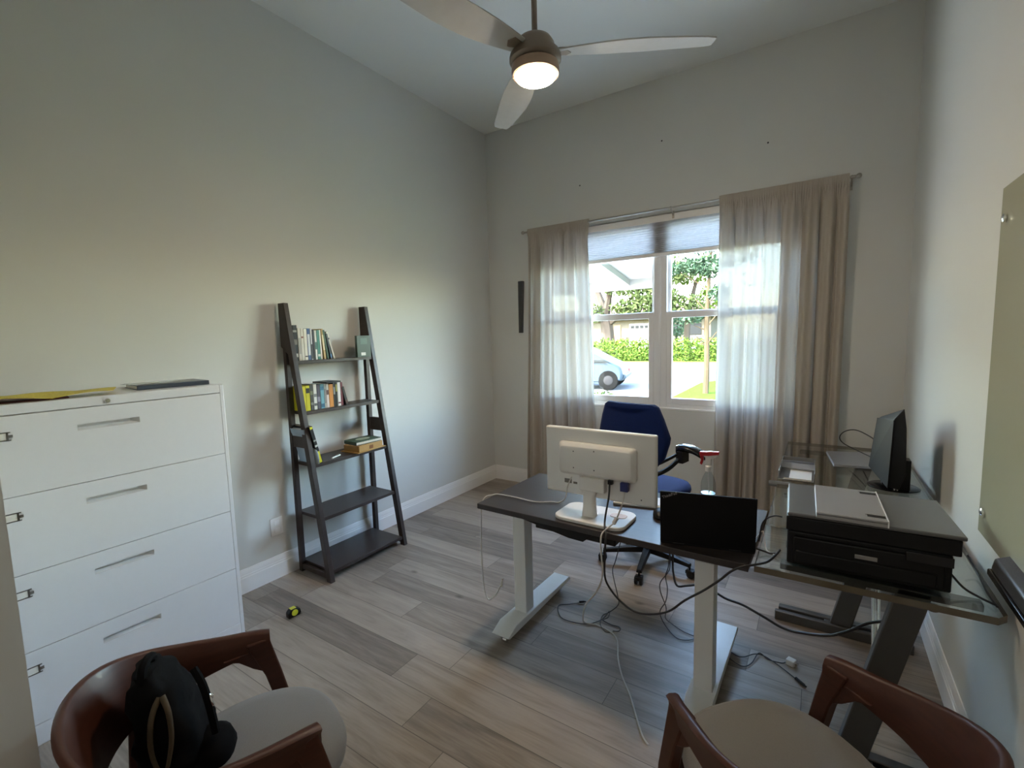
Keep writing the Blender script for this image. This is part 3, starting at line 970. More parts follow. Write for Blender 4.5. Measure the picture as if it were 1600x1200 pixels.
bpy.data.objects.remove(to)
to = bpy.data.objects.new('lid_lettering', me_)
C.objects.link(to)
me_.materials.clear()
to.parent = lid
to.matrix_local = Ml @ Matrix.Translation((-.158, -.0064, .183)) @ Matrix.Rotation(PI / 2, 4, 'X') @ Matrix.Rotation(R(24), 4, 'Z')
me_.materials.append(mat('silver_lettering', (.45, .45, .45), .3, .5))

# keyboard-like white pad behind the monitor and laptop
o = thing('keyboard', 'white keyboard lying between the monitor and the black laptop', 'keyboard', (-.70, 2.20, DZ), R(12))
MB().box(-.14, .14, -.06, .06, .0005, .014).build('case', M_white, o, bevel=.004)
for j in range(5):
    b = MB()
    for i in range(14):
        b.box(-.133 + i * .0192, -.133 + i * .0192 + .0165, -.053 + j * .0215, -.053 + j * .0215 + .0185, .014, .018)
    props(b.build('key_row', M_trim, o, bevel=0), None)
o = thing('mouse', 'black computer mouse beside the keyboard behind the monitor', 'mouse', (-.585, 2.075, DZ), R(10))
MB().loft([[(r_ * .032 * math.cos(a), r_ * .052 * math.sin(a), z_) for a in [2 * PI * k / 20 for k in range(20)]] for r_, z_ in ((.9, .0005), (1, .008), (.93, .020), (.7, .029), (.3, .034))]).build('shell', M_black, o)
MB().box(-.003, .003, .012, .03, .026, .033).build('scroll_wheel', M_darkgrey, o)

# spray bottle
sb = thing('spray_bottle', 'clear spray bottle with a red and white trigger on the desk', 'spray bottle', (-.432, 2.345, DZ), R(0))
M_bottle = glassy('clear_plastic_bottle', (.86, .90, .92), .05, 1.4)
MB().lathe([(.030, .0005), (.034, .01), (.034, .09), (.032, .11), (.024, .135), (.014, .155), (.012, .17)], n=24).build('bottle', M_bottle, sb)
MB().lathe([(.029, .003), (.0325, .012), (.0325, .055), (.001, .056)], n=24).build('liquid', mat('pale_blue_liquid', (.25, .42, .52), .15), sb)
MB().lathe([(.016, .162), (.016, .186), (.010, .192)], n=18).build('collar', M_white, sb)
MB().prism([(-.018, -.010, .192), (.012, -.010, .192), (.012, -.010, .222), (.040, -.010, .238), (.042, -.010, .255), (.01, -.010, .262), (-.030, -.010, .252), (-.030, -.010, .244), (-.014, -.010, .226)], (0, .020, 0)).build('nozzle_head', M_white, sb, bevel=.003)
MB().prism([(-.040, -.012, .254), (.046, -.012, .262), (.046, -.012, .248), (.0, -.012, .238), (-.040, -.012, .236)], (0, .024, 0)).prism([(-.040, -.007, .236), (-.026, -.007, .236), (-.022, -.007, .216), (-.030, -.007, .190), (-.040, -.007, .196), (-.034, -.007, .214)], (0, .014, 0)).build('trigger', mat('red_plastic', (.42, .012, .02), .35), sb, bevel=.002)
MB().tube([(0, 0, .19), (.004, 0, .01)], .0025, 6).build('dip_tube', M_white, sb)

# ------------------------------------------------------------------ office chair
oc = thing('office_chair', 'navy blue swivel office chair behind the standing desk', 'office chair', (-.95, 3.07, 0), R(-12))
for k in range(5):
    a = R(k * 72 + 277 + 12)
    d = Vector((math.cos(a), math.sin(a), 0))
    pz = Vector((-d.y, d.x, 0))
    b = MB()
    b.loft([[d * r_ + pz * w_ + Vector((0, 0, z_)) for w_, z_ in ((-w0, zb_), (w0, zb_), (w0 * .8, zt_), (-w0 * .8, zt_))] for r_, w0, zb_, zt_ in ((.03, .026, .085, .125), (.16, .022, .08, .112), (.30, .018, .07, .092))])
    arm_ = b.build('base_arm', M_black, oc, bevel=.004)
    q = d * .295
    cs = MB().tube([q + Vector((0, 0, .085)), q + Vector((0, 0, .052))], .007, 8)
    side = pz
    for sgn in (-1, 1):
        cc = q + side * .016 * sgn + d * .012 + Vector((0, 0, .0275))
        mm = Matrix.Translation(cc) @ side.to_track_quat('Z', 'Y').to_matrix().to_4x4()
        cs.lathe([(.018, -.010), (.0265, -.008), (.027, .0), (.0265, .008), (.018, .010)], n=18, M=mm)
    cs.loft([[q + side * sx_ + d * dx_ + Vector((0, 0, z_)) for sx_, dx_ in ((-.024, -.02), (.024, -.02), (.024, .032), (-.024, .032))] for z_ in (.03, .052)])
    cs.build('caster', M_black, arm_, bevel=.003)
MB().lathe([(.034, .08), (.034, .13), (.026, .14), (.026, .26), (.016, .262), (.016, .42)], n=20).build('gas_lift', M_black, oc)
MB().box(-.10, .10, -.14, .12, .415, .502).build('tilt_mechanism', M_black, oc, bevel=.01)
rings = []
for z_, s_ in ((.452, .90), (.462, .97), (.480, 1.0), (.505, .985), (.522, .93), (.530, .80)):
    rr_ = []
    for k in range(40):
        a = 2 * PI * k / 40
        ca, sa = math.cos(a), math.sin(a)
        x_ = .255 * s_ * math.copysign(abs(ca) ** .62, ca)
        y_ = .02 + .245 * s_ * math.copysign(abs(sa) ** .62, sa)
        rr_.append((x_ * (1 - .10 * max(0, sa)), y_, .048 + z_ - .018 * max(0, (y_ - .12) / .12) ** 2 * .5))
    rings.append(rr_)
MB().loft(rings).build('seat', M_blue, oc, smooth=60)
# backrest: hexagon, slightly curved, widest low down
hexp = [(-.135, .70), (.135, .70), (.215, .80), (.245, .90), (.250, .935), (.215, 1.05), (.185, 1.125), (.160, 1.14), (-.160, 1.14), (-.185, 1.125), (-.215, 1.05), (-.25, .935), (-.245, .90), (-.215, .80)]


def bent(x, z, y):
    return (x, -.215 + y + .45 * x * x * 1.6 + .10 * (z - .9) * (z - .9) - .06 * (z - .75), z)


rings = []
for off_, sc_ in ((-.028, .90), (-.020, .985), (0, 1.0), (.020, .985), (.030, .92)):
    cz_ = .92
    dense = []
    for i in range(len(hexp)):
        p, q = hexp[i], hexp[(i + 1) % len(hexp)]
        for t_ in (0, .34, .67):
            dense.append((p[0] + (q[0] - p[0]) * t_, p[1] + (q[1] - p[1]) * t_))
    rings.append([bent(x * sc_, cz_ + (z - cz_) * sc_, off_) for x, z in dense])
MB().loft(rings).build('backrest', M_blue, oc, smooth=50)
MB().tube([(0, -.12, .43), (0, -.245, .46), (0, -.275, .58), (0, -.245, .74)], .02, 8, smooth=4).build('back_support', M_black, oc)
for sx in (-1, 1):
    b = MB()
    b.tube([(sx * .02, -.25, .66), (sx * .14, -.22, .69), (sx * .22, -.15, .735), (sx * .262, -.06, .80)], .014, 8, smooth=4)
    b.tube([(sx * .02, -.25, .72), (sx * .16, -.21, .76), (sx * .25, -.07, .82)], .010, 8, smooth=4)
    b.box(sx * .262 - .022, sx * .262 + .022, -.085, .0, .765, .835)
    a_ = b.build('arm_bracket', M_black, oc)
    # pad curves down towards its front end
    P = [(-.035, -.00, .868), (.00, .00, .882), (.06, .0, .880), (.11, .0, .862), (.150, 0, .836)] if sx > 0 else [(-.045, 0, .85), (0, 0, .865), (.07, 0, .865), (.14, 0, .85), (.185, 0, .835)]
    ang = R(8 if sx > 0 else 90)
    rings = []
    cp = catmull(P, 4)
    for i, p in enumerate(cp):
        t_ = i / (len(cp) - 1)
        wd = .052 * math.sin(PI * min(.5, (t_ + .06) * .9)) * (1 if t_ < .8 else 1 - (t_ - .8) * 2.2)
        hh = .024 * (1 if t_ < .85 else .75)
        rings.append([(p.x, p.y + wd * math.cos(2 * PI * k / 14), p.z - .03 + hh * math.sin(2 * PI * k / 14)) for k in range(14)])
    Mp = Matrix.Translation((sx * .27 - (.02 if sx > 0 else 0), -.03, .0)) @ Matrix.Rotation(ang, 4, 'Z')
    MB().loft(rings, M=Mp).build('arm_pad', M_blackgloss if sx > 0 else M_black, a_, smooth=60)

# ------------------------------------------------------------------ glass corner desk
gd = thing('glass_desk', 'clear glass desk with slanted graphite legs along the right wall', 'desk', (.14, 2.9, 0))
GZ = .745
b = MB()
b.prism([(-.173, 1.783, GZ - .022), (.445, 1.79, GZ - .022), (.470, 1.82, GZ - .022), (.470, 2.835, GZ - .022), (-.173, 2.835, GZ - .022)], (0, 0, .022), mi=0, side=1)
b.build('glass_top', [M_deskglass, M_glassedge], gd, world=True, smooth=0)
b = MB()
b.prism([(-.181, 2.875, GZ - .022), (.470, 2.875, GZ - .022), (.470, 3.97, GZ - .022), (-.181, 3.97, GZ - .022)], (0, 0, .022), mi=0, side=1)
b.build('glass_top', [M_deskglass, M_glassedge], gd, world=True, smooth=0)
MB().tube([(-.215, 2.852, GZ - .006), (.46, 2.852, GZ - .006)], .016, 12).build('joining_rail', mat('satin_grey_rail', (.22, .22, .21), .3, .8), gd, world=True)
for x, y in ((-.108, 1.83), (.312, 1.83), (-.12, 2.75), (.40, 2.75)):
    MB().lathe([(.012, -.040), (.017, -.036), (.017, -.0235), (.012, -.0225)], (x, y, GZ), 16).build('glass_pad', mat('bronze_pad', (.10, .07, .045), .3, .6) if 'bronze_pad' not in bpy.data.materials else bpy.data.materials['bronze_pad'], gd, world=True)


def glass_leg(y):
    b = MB()
    b.prism([(.085, y, .05), (.175, y, .05), (.325, y, GZ - .0225), (.235, y, GZ - .0225)], (0, .045, 0))
    lg = b.build('leg', M_greymetal, gd, world=True, bevel=.004)
    MB().box(-.165, .42, y - .012, y + .018, .0, .05).box(-.150, .42, y + .045, y + .085, .0, .05).box(.06, .2, y + .018, y + .045, .01, .045).build('foot_rail', M_greymetal, lg, world=True, bevel=.004)
    MB().box(-.10, .44, y, y + .045, GZ - .045, GZ - .0225).build('top_bar', M_greymetal, lg, world=True, bevel=.003)


glass_leg(1.90)
glass_leg(2.80)
glass_leg(3.80)
MB().tube([(.232, 2.76, .64), (.205, 1.955, .15)], .0085, 10).tube([(.262, 2.76, .64), (.21, 1.955, .18)], .005, 8).build('brace_rod', M_chrome, gd, world=True)

# ------------------------------------------------------------------ printer
pr = thing('printer', 'large black multifunction printer on the near end of the glass desk', 'printer', (.138, 2.03, GZ), R(2.5))
PW, PD = .455, .345
MB().box(-PW / 2 + .004, PW / 2 - .012, -PD / 2 + .01, PD / 2, .004, .125).box(-PW / 2 + .02, PW / 2 - .03, -PD / 2 + .0, -PD / 2 + .02, .012, .11).build('body', M_black, pr, bevel=.006, seg=3)
MB().box(-PW / 2, PW / 2 + .004, -PD / 2 - .002, PD / 2, .129, .180).build('scanner_unit', M_black, pr, bevel=.004, seg=3)
MB().box(-PW / 2 + .003, PW / 2 + .012, -PD / 2 - .010, PD / 2 + .004, .183, .196).build('lid', mat('satin_black_scanner_lid', (.11, .11, .112), .34, var=.06, scale=60), pr, bevel=.004, seg=3)
MB().box(-PW / 2 + .03, PW / 2 - .05, -PD / 2 - .006, -PD / 2 + .002, .018, .062).build('paper_tray', M_black, pr, bevel=.004)
MB().box(-.03, .03, -PD / 2 - .0015, -PD / 2 + .001, .068, .082).build('brand_plate', mat('silver_plate', (.40, .39, .37), .3, .6), pr, bevel=.004)
MB().box(.10, .215, -PD / 2 - .004, -PD / 2, .090, .122).build('control_slot', M_blackgloss, pr, bevel=.002)
for x in (-.19, .19):
    MB().lathe([(.012, 0.0005), (.012, .006)], (x, -.13, 0), 12).lathe([(.012, 0.0005), (.012, .006)], (x, .13, 0), 12).build('rubber_foot', M_darkgrey, pr)

# silver laptop lying on the printer
o = thing('laptop', 'closed silver laptop lying on top of the black printer', 'laptop', (.10, 1.995, GZ + .1965), R(1.5))
M_tab = mat('silver_grey_lid', (.36, .355, .36), .38, .4, var=.04)
MB().box(-.100, .090, -.170, .150, .0005, .013).build('base', M_tab, o, bevel=.002)
MB().box(-.100, .089, -.172, .152, .0145, .022).build('lid', M_tab, o, bevel=.002)
MB().box(.0895, .093, -.172, .152, .002, .0235).build('bright_edge', mat('bright_satin_edge', (.85, .85, .85), .25, .0, spec=1.0), o)
for y in (-.135, .115):
    h_ = MB().box(.035, .088, y + .004, y + .009, .022, .0255).build('hinge', M_chrome, o)
    MB().box(.040, .088, y - .010, y + .003, .0221, .0226).build('hinge_slot', M_black, h_, smooth=0)

# black monitor near the wall, seen almost edge on
bm_ = thing('monitor', 'black monitor turned edge-on at the far end of the glass desk', 'monitor', (.335, 3.04, GZ))
MB().lathe([(.108, 0.0006), (.11, .006), (.10, .012), (.03, .014)], (0, 0, 0), 32, M=Matrix.Translation((.335, 3.04, GZ)) @ Matrix.Diagonal((1.0, .85, 1, 1))).build('stand_base', M_blackgloss, bm_, world=True)
MB().box(.285, .335, 3.01, 3.06, GZ + .012, GZ + .17).build('stand_neck', M_black, bm_, world=True, bevel=.006)
pA = [(.329, 2.80, 1.178), (.345, 2.80, 1.09), (.352, 2.80, .875), (.315, 2.80, .80), (.262, 3.22, .785), (.246, 3.22, .862), (.284, 3.22, 1.083)]
b = MB()
front = [(.300, 2.80, 1.140), (.335, 2.80, 1.192), (.347, 2.80, 1.10), (.354, 2.80, .875), (.330, 2.80, .80), (.290, 2.80, .81)]
back = [(.277, 3.22, 1.075), (.292, 3.22, 1.088), (.300, 3.22, 1.0), (.300, 3.22, .86), (.285, 3.22, .79), (.250, 3.22, .80)]
b.loft([front, back])
hs = b.build('screen_housing', M_black, bm_, world=True, bevel=.004)
MB().loft([[(.296, 2.79, 1.136), (.286, 2.79, .806), (.290, 2.79, .806), (.300, 2.79, 1.136)], [(.271, 3.23, 1.075), (.244, 3.23, .80), (.248, 3.23, .80), (.275, 3.23, 1.075)]]).build('display', M_black, hs, world=True)
o = thing('router', 'small upright black box standing on the black monitor base', 'router', (.375, 2.985, GZ))
MB().box(.350, .392, 2.96, 3.03, GZ + .0125, GZ + .165).build('case', M_black, o, world=True, bevel=.003)
o = thing('power_adapter', 'small white plug adapter in front of the upright black box', 'adapter', (.335, 2.93, GZ))
MB().box(.322, .348, 2.935, 2.96, GZ + .03, GZ + .075).lathe([(.008, 0), (.008, .03), (.005, .035)], (.338, 2.945, GZ + .075), 12).box(.327, .333, 2.94, 2.95, GZ + .0125, GZ + .03).box(.338, .344, 2.94, 2.95, GZ + .0125, GZ + .03).build('adapter_body', M_white, o, world=True, bevel=.002)

# flat silver laptop beside it
o = thing('laptop', 'slim silver laptop lying flat at the far end of the glass desk', 'laptop', (.185, 3.56, GZ), R(0))
MB().prism([(-.135, .14, .0005), (-.098, -.215, .0005), (.125, -.175, .0005), (.125, .22, .0005)], (0, 0, .008)).build('base', M_silver, o, bevel=.002)
MB().prism([(-.133, .138, .009), (-.097, -.213, .009), (.125, -.173, .009), (.125, .218, .009)], (0, 0, .006)).build('lid', M_silver, o, bevel=.002)
# acrylic tray
o = thing('desk_tray', 'clear-fronted silver tray with papers at the left edge of the glass desk', 'tray', (-.09, 3.13, GZ))
b = MB().box(-.085, .085, -.20, .16, .0005, .004).box(-.085, -.081, -.20, .16, .004, .05).box(.081, .085, -.20, .16, .004, .05).box(-.081, .081, .156, .16, .004, .05)
b.build('tray_body', mat('frosted_silver_plastic', (.26, .26, .25), .25, .3), o, bevel=.001)
MB().box(-.081, .081, .05, .054, .02, .052).box(-.081, .081, -.002, .002, .02, .05).build('divider', M_silver, o)
MB().box(-.06, .07, -.19, -.01, .004, .012).build('papers', M_card, o)
MB().box(-.06, -.035, -.19, -.01, .0121, .0125).build('paper_band', M_darkgrey, o)

# ------------------------------------------------------------------ cables (each one a thing)
CB = {
 'c1':[(-0.921,1.86,0.939),(-0.941,1.86,0.892),(-1.0,1.95,0.80),(-1.061,2.0,0.751),(-1.097,1.989,0.751),(-1.169,1.949,0.751),(-1.292,1.957,0.751),(-1.39,1.955,0.751),(-1.415,1.93,0.751),(-1.435,1.87,0.738),(-1.43,1.84,0.60),(-1.425,1.83,0.445),(-1.41,1.82,0.306),(-1.37,1.80,0.253),(-1.325,1.80,0.286),(-1.305,1.82,0.335)],
 'c2':[(-0.748,1.88,0.925),(-0.742,1.853,0.875),(-0.750,1.835,0.80),(-0.74,1.80,0.768),(-0.72,1.765,0.752),(-0.714,1.745,0.728),(-0.718,1.745,0.661),(-0.718,1.745,0.577),(-0.699,1.745,0.533),(-0.655,1.745,0.49),(-0.596,1.745,0.462),(-0.532,1.745,0.469),(-0.458,1.745,0.505),(-0.399,1.745,0.567),(-0.331,1.745,0.627),(-0.277,1.745,0.682),(-0.242,1.745,0.723),(-0.206,1.75,0.748),(-0.168,1.77,0.756),(-0.135,1.81,0.757),(-0.115,1.84,0.77),(-0.100,1.87,0.785)],
 'c3':[(-0.680,1.875,0.905),(-0.681,1.85,0.857),(-0.705,1.835,0.787),(-0.72,1.80,0.768),(-0.735,1.765,0.752),(-0.735,1.745,0.725),(-0.735,1.75,0.664),(-0.744,1.78,0.554),(-0.802,1.85,0.432),(-0.901,1.95,0.289),(-0.986,2.1,0.115),(-1.02,2.2,0.02),(-0.96,2.235,0.005),(-0.845,2.192,0.005),(-0.773,2.037,0.005),(-0.718,1.939,0.005),(-0.65,1.849,0.005),(-0.577,1.732,0.005),(-0.535,1.668,0.005),(-0.504,1.64,0.005)],
 'c4':[(-0.747,2.05,0.66),(-0.788,2.05,0.498),(-0.804,2.05,0.436),(-0.80,2.1,0.30),(-0.87,2.3,0.12),(-0.95,2.38,0.01),(-0.975,2.33,0.006),(-0.954,2.249,0.006),(-0.91,2.204,0.006),(-0.883,2.208,0.006)],
 'c4b':[(-1.14,2.378,0.006),(-1.183,2.338,0.006),(-1.231,2.294,0.006),(-1.196,2.226,0.006),(-1.141,2.189,0.006),(-1.024,2.211,0.006),(-0.965,2.293,0.006),(-0.958,2.389,0.006),(-0.941,2.328,0.008),(-0.954,2.286,0.01),(-0.903,2.277,0.006),(-0.856,2.278,0.006),(-0.847,2.245,0.006),(-0.876,2.228,0.006)],
 'c5':[(-0.572,2.2,0.68),(-0.572,2.2,0.472),(-0.584,2.2,0.42),(-0.632,2.25,0.335),(-0.645,2.3,0.256),(-0.63,2.35,0.15),(-0.66,2.45,0.03),(-0.625,2.449,0.006),(-0.549,2.411,0.006),(-0.465,2.401,0.006),(-0.36,2.394,0.006),(-0.297,2.355,0.006),(-0.261,2.365,0.006),(-0.225,2.409,0.006),(-0.187,2.421,0.006),(-0.136,2.394,0.006),(-0.082,2.353,0.006),(-0.043,2.32,0.006)],
 'c6':[(-0.56,2.15,0.68),(-0.565,2.15,0.495),(-0.58,2.15,0.428),(-0.584,2.2,0.339),(-0.606,2.25,0.241),(-0.67,2.38,0.10),(-0.66,2.42,0.015),(-0.578,2.345,0.006),(-0.52,2.355,0.006),(-0.465,2.411,0.006),(-0.385,2.367,0.006),(-0.294,2.299,0.006),(-0.252,2.293,0.006),(-0.225,2.34,0.006),(-0.204,2.422,0.012),(-0.164,2.403,0.006),(-0.111,2.405,0.006),(-0.09,2.42,0.008)],
 'c7':[(-0.56,2.2,0.68),(-0.56,2.2,0.491),(-0.557,2.2,0.427),(-0.539,2.2,0.368),(-0.489,2.2,0.382),(-0.414,2.18,0.413),(-0.322,2.15,0.396),(-0.246,2.12,0.402),(-0.171,2.1,0.388),(-0.088,2.08,0.37),(-0.012,2.06,0.386),(0.06,2.04,0.415),(0.117,2.02,0.463),(0.17,2.0,0.522),(0.219,1.97,0.564),(0.242,1.952,0.585)],
 'c8':[(0.44,2.12,0.79),(0.453,2.08,0.765),(0.455,2.0,0.752),(0.452,1.93,0.751),(0.455,1.85,0.751)],
 'c8b':[(0.36,1.93,0.80),(0.39,1.90,0.768),(0.425,1.885,0.753),(0.452,1.85,0.755)],
 'c9':[(0.300,3.15,0.924),(0.273,3.5,0.91),(0.213,3.8,0.896),(0.156,3.9,0.864),(0.128,3.9,0.821),(0.151,3.9,0.78),(0.219,3.7,0.78),(0.275,3.24,0.84)],
 'c10':[(-0.176,1.885,0.766),(-0.155,1.9,0.756),(-0.13,1.9,0.752),(-0.105,1.9,0.76)],
 'c11':[(-0.176,1.96,0.765),(-0.165,1.965,0.84),(-0.13,1.965,0.873),(-0.101,1.95,0.88)],
 'c12':[(-0.19,1.98,0.762),(-0.165,1.98,0.80),(-0.155,1.96,0.765),(-0.145,1.92,0.752),(-0.118,1.895,0.752)],
}


def cable(key, r, mt, label, group=None):
    o = thing('cable', label, 'cable', CB[key][-1], 0, group)
    MB().tube(CB[key], r, 7, smooth=5).build('cord', mt, o, world=True, smooth=70)
    return o


def plug(root, p, d, ln, r, mt, name='plug'):
    d = Vector(d).normalized()
    p = Vector(p)
    MB().tube([p - d * ln * .5, p - d * ln * .3, p + d * ln * .35, p + d * ln * .5], r, 8, r2=r * .8).tube([p + d * ln * .5, p + d * (ln * .5 + .01)], r * .5, 6).build(name, mt, root, world=True)


k = cable('c1', .0032, M_cable_w, 'white cable from the monitor hanging over the left end of the desk')
plug(k, (-1.300, 1.825, .345), (.15, .1, 1), .03, .006, M_white)
cable('c2', .0042, M_cable_b, 'thick black cable looping below the desk edge from the monitor')
k = cable('c3', .0035, M_cable_w, 'pale grey video cable running over the desk edge onto the floor')
MB().lathe([(.007, -.016), (.0085, -.012), (.0085, .012), (.007, .016)], n=12, M=Matrix.Translation((-.705, 1.832, .787)) @ Vector((-.4, -.3, -.85)).to_track_quat('Z', 'Y').to_matrix().to_4x4()).build('ferrite', M_cable_w, k, world=True)
cable('c4', .0022, M_cable_b, 'thin black wire dropping behind the middle of the desk')
k = cable('c4b', .0026, M_cable_b, 'tangled black wire on the floor near the left desk leg')
plug(k, (-1.13, 2.39, .010), (1, .8, 0), .03, .007, M_black)
k = cable('c5', .0024, M_cable_b, 'thin black wire ending in a small jack plug on the floor')
plug(k, (-.030, 2.308, .009), (1, -.9, 0), .045, .0075, M_black)
cable('c6', .0024, M_cable_b, 'thin black wire running to the white charger on the floor')
cable('c7', .0052, M_cable_b, 'thick black cable slung from the desk to the glass desk leg')
cable('c8', .0035, M_cable_b, 'black cable curving from behind the printer to the wall')
cable('c8b', .0035, M_cable_b, 'short black cable at the near right corner of the glass desk')
cable('c9', .0035, M_cable_b, 'black cable arching beside the edge-on monitor')
cable('c10', .0035, M_cable_b, 'short black cable between the black laptop and printer')
cable('c11', .0028, M_cable_b, 'thin black cable behind the black laptop to the printer lid')
cable('c12', .0022, M_cable_w, 'thin grey wire curling beside the printer on the glass')
o = thing('usb_charger', 'small white cube charger on the floor behind the right desk leg', 'charger', (-.07, 2.425, 0), R(-20))
MB().box(-.018, .018, -.016, .016, .0005, .028).build('cube_body', M_white, o, bevel=.003)
MB().box(.018, .03, -.008, -.005, .010, .018).box(.018, .03, .005, .008, .010, .018).build('prong', M_chrome, o)

# ------------------------------------------------------------------ curved wooden dining chairs


def dining_chair(label, loc, rz, k=.92):
    o = thing('dining_chair', label, 'chair', loc, rz, 'curved walnut dining chairs')
    o.scale = (k, k, 1)
    # U-shaped rail: plan path (x, y, z_top, z_bottom, outward lean)
    half = [(.262, .165, .655, .612), (.270, .12, .664, .606), (.280, .03, .676, .595), (.285, -.07, .695, .578), (.268, -.17, .722, .562),
            (.215, -.252, .748, .552), (.12, -.300, .764, .548), (0, -.315, .770, .546)]
    full = half + [(-x, y, a, b_) for x, y, a, b_ in reversed(half[:-1])]
    top = catmull([(x, y, a) for x, y, a, b_ in full], 5)
    bot = catmull([(x, y, b_) for x, y, a, b_ in full], 5)
    rings = []
    th = .011
    n = len(top)
    for i in range(n):
        t = (top[min(i + 1, n - 1)] - top[max(i - 1, 0)]); t.z = 0; t.normalize()
        nr = Vector((t.y, -t.x, 0))            # outward
        if nr.dot(Vector((top[i].x, top[i].y + .05, 0))) < 0:
            nr = -nr
        h = top[i].z - bot[i].z
        lean = .16 * h
        w_ = th + .012 * max(0, 1 - h / .11)
        a, b_ = top[i] + nr * lean * .7, bot[i] - nr * lean * .6
        mid = (a + b_) / 2 - nr * .004
        rings.append([a + nr * w_ * .5, a + nr * w_ + Vector((0, 0, -.006)), mid + nr * w_, b_ + nr * w_, b_ + Vector((0, 0, -.004)), b_ - nr * w_, mid - nr * w_, a - nr * w_ + Vector((0, 0, -.006)), a - nr * w_ * .5])
    MB().loft(rings).build('backrest', M_chairwood, o, smooth=50)
    # front legs run up through the seat to the arm ends
    for sx in (-1, 1):
        MB().loft([[(sx * x + dx * hx, y + dy * hy, z) for dx, dy in ((-1, -1), (1, -1), (1, 1), (-1, 1))] for x, y, z, hx, hy in
                   ((.275, .225, 0, .013, .014), (.262, .190, .42, .019, .024), (.262, .165, .52, .018, .026), (.263, .124, .640, .019, .036))]).build('leg', M_chairwood, o, bevel=.005)
        MB().loft([[(sx * x + dx * hx, y + dy * hy, z) for dx, dy in ((-1, -1), (1, -1), (1, 1), (-1, 1))] for x, y, z, hx, hy in
                   ((.235, -.27, 0, .013, .014), (.225, -.215, .40, .018, .026), (.235, -.205, .58, .016, .022))]).build('leg', M_chairwood, o, bevel=.005)
        MB().prism([(sx * .263 - .012, .12, .615), (sx * .263 - .012, .02, .612), (sx * .263 - .012, .065, .592), (sx * .263 - .012, .105, .555), (sx * .263 - .012, .14, .53)], (.024, 0, 0)).build('arm_gusset', M_chairwood, o, bevel=.003)
        MB().box(sx * .25 - .012, sx * .25 + .012, -.20, .20, .385, .43).build('side_rail', M_chairwood, o, bevel=.004)
    MB().box(-.235, .235, .195, .218, .385, .43).box(-.215, .215, -.225, -.205, .385, .43).build('seat_frame', M_chairwood, o, bevel=.004)
    rings = []
    for z, s_ in ((.425, .93), (.436, .99), (.455, 1.0), (.473, .975), (.486, .90), (.494, .72), (.497, .4), (.4975, .05)):
        rr_ = []
        for k in range(48):
            a = 2 * PI * k / 48
            ca, sa = math.cos(a), math.sin(a)
            x_ = .248 * math.copysign(abs(ca) ** .80, ca)
            y_ = .035 + (.265 if sa > 0 else .255) * math.copysign(abs(sa) ** .80, sa)
            if sa < 0:
                x_ *= 1 - .14 * abs(sa)
            rr_.append((x_ * s_, .03 + (y_ - .03) * s_, z))
        rings.append(rr_)
    MB().loft(rings).build('seat', M_seat, o, smooth=60)
    return o


dining_chair('curved walnut chair with grey seat holding a black bag, by the filing cabinet', (-1.268, .53, 0), R(-16.9))
dining_chair('curved walnut chair with grey seat near the glass desk', (-.008, 1.225, 0), R(47.7), .935)

# black bag on the left chair
bag = thing('bag', 'crumpled black bag with a tan opening slumped on the grey chair seat by the cabinet', 'bag', (-1.40, .455, .4975), R(-30))
M_bag = mat('black_fabric', (.0035, .0035, .004), .9, var=.3, scale=60, bump=.6, spec=.12)
b = MB()
rings = []
for i in range(19):
    t = i / 18
    z = .002 + .255 * t
    wx = .125 * (1 - .42 * t ** 1.6) * (1 if t < .93 else .72) * (.88 + .12 * min(1, t * 6))
    wy = .085 * (1 - .50 * t) * (1 if t < .93 else .7) * (.85 + .15 * min(1, t * 6))
    rr_ = []
    for k in range(36):
        a = 2 * PI * k / 36
        ca, sa = math.cos(a), math.sin(a)
        p = Vector((wx * math.copysign(abs(ca) ** .7, ca), wy * math.copysign(abs(sa) ** .7, sa) - .05 * t * t, z))
        f = noise.noise(p * 16) * .016 + noise.noise(p * 40) * .006
        rr_.append(p * (1 + 0) + Vector((ca, sa, 0)) * f * min(1, t * 5 + .2))
    rings.append(rr_)
b.loft(rings).build('pouch', M_bag, bag, smooth=70)
M_tanin = mat('tan_lining', (.085, .062, .034), .8, var=.5, scale=50, stretch=(1, 1, .3))
for y_, g_ in ((-.012, -1), (-.006, 1)):
    MB().tube([(.078, y_, .216), (.098, y_ + g_ * .014, .180), (.114, y_ + g_ * .018, .125), (.124, y_ + g_ * .010, .075), (.127, y_ + .002, .050)], .0075, 8, smooth=4, r2=.004).build('tan_opening', M_tanin, bag, smooth=60)
MB().tube([(.03, .055, .235), (.055, .075, .20), (.075, .090, .14), (.085, .098, .08)], .010, 8, smooth=4).build('strap', M_bag, bag)
MB().box(.062, .072, .078, .098, .165, .175).tube([(.066, .088, .178), (.074, .094, .160), (.078, .098, .148)], .004, 6).build('buckle', M_chrome, bag, bevel=.002)
MB().loft([[(.055 + r_ * .070 * math.cos(a), .085 + r_ * .055 * math.sin(a), z_) for a in [2 * PI * q / 20 for q in range(20)]] for r_, z_ in ((.9, .001), (1, .02), (.85, .045), (.5, .064), (.1, .07))]).build('side_pocket', M_bag, bag, smooth=70)
MB().tube([(-.03, -.045, .245), (-.02, -.04, .272), (.01, -.045, .280), (.035, -.05, .268), (.045, -.05, .235)], .011, 8, smooth=4).build('handle', M_bag, bag)

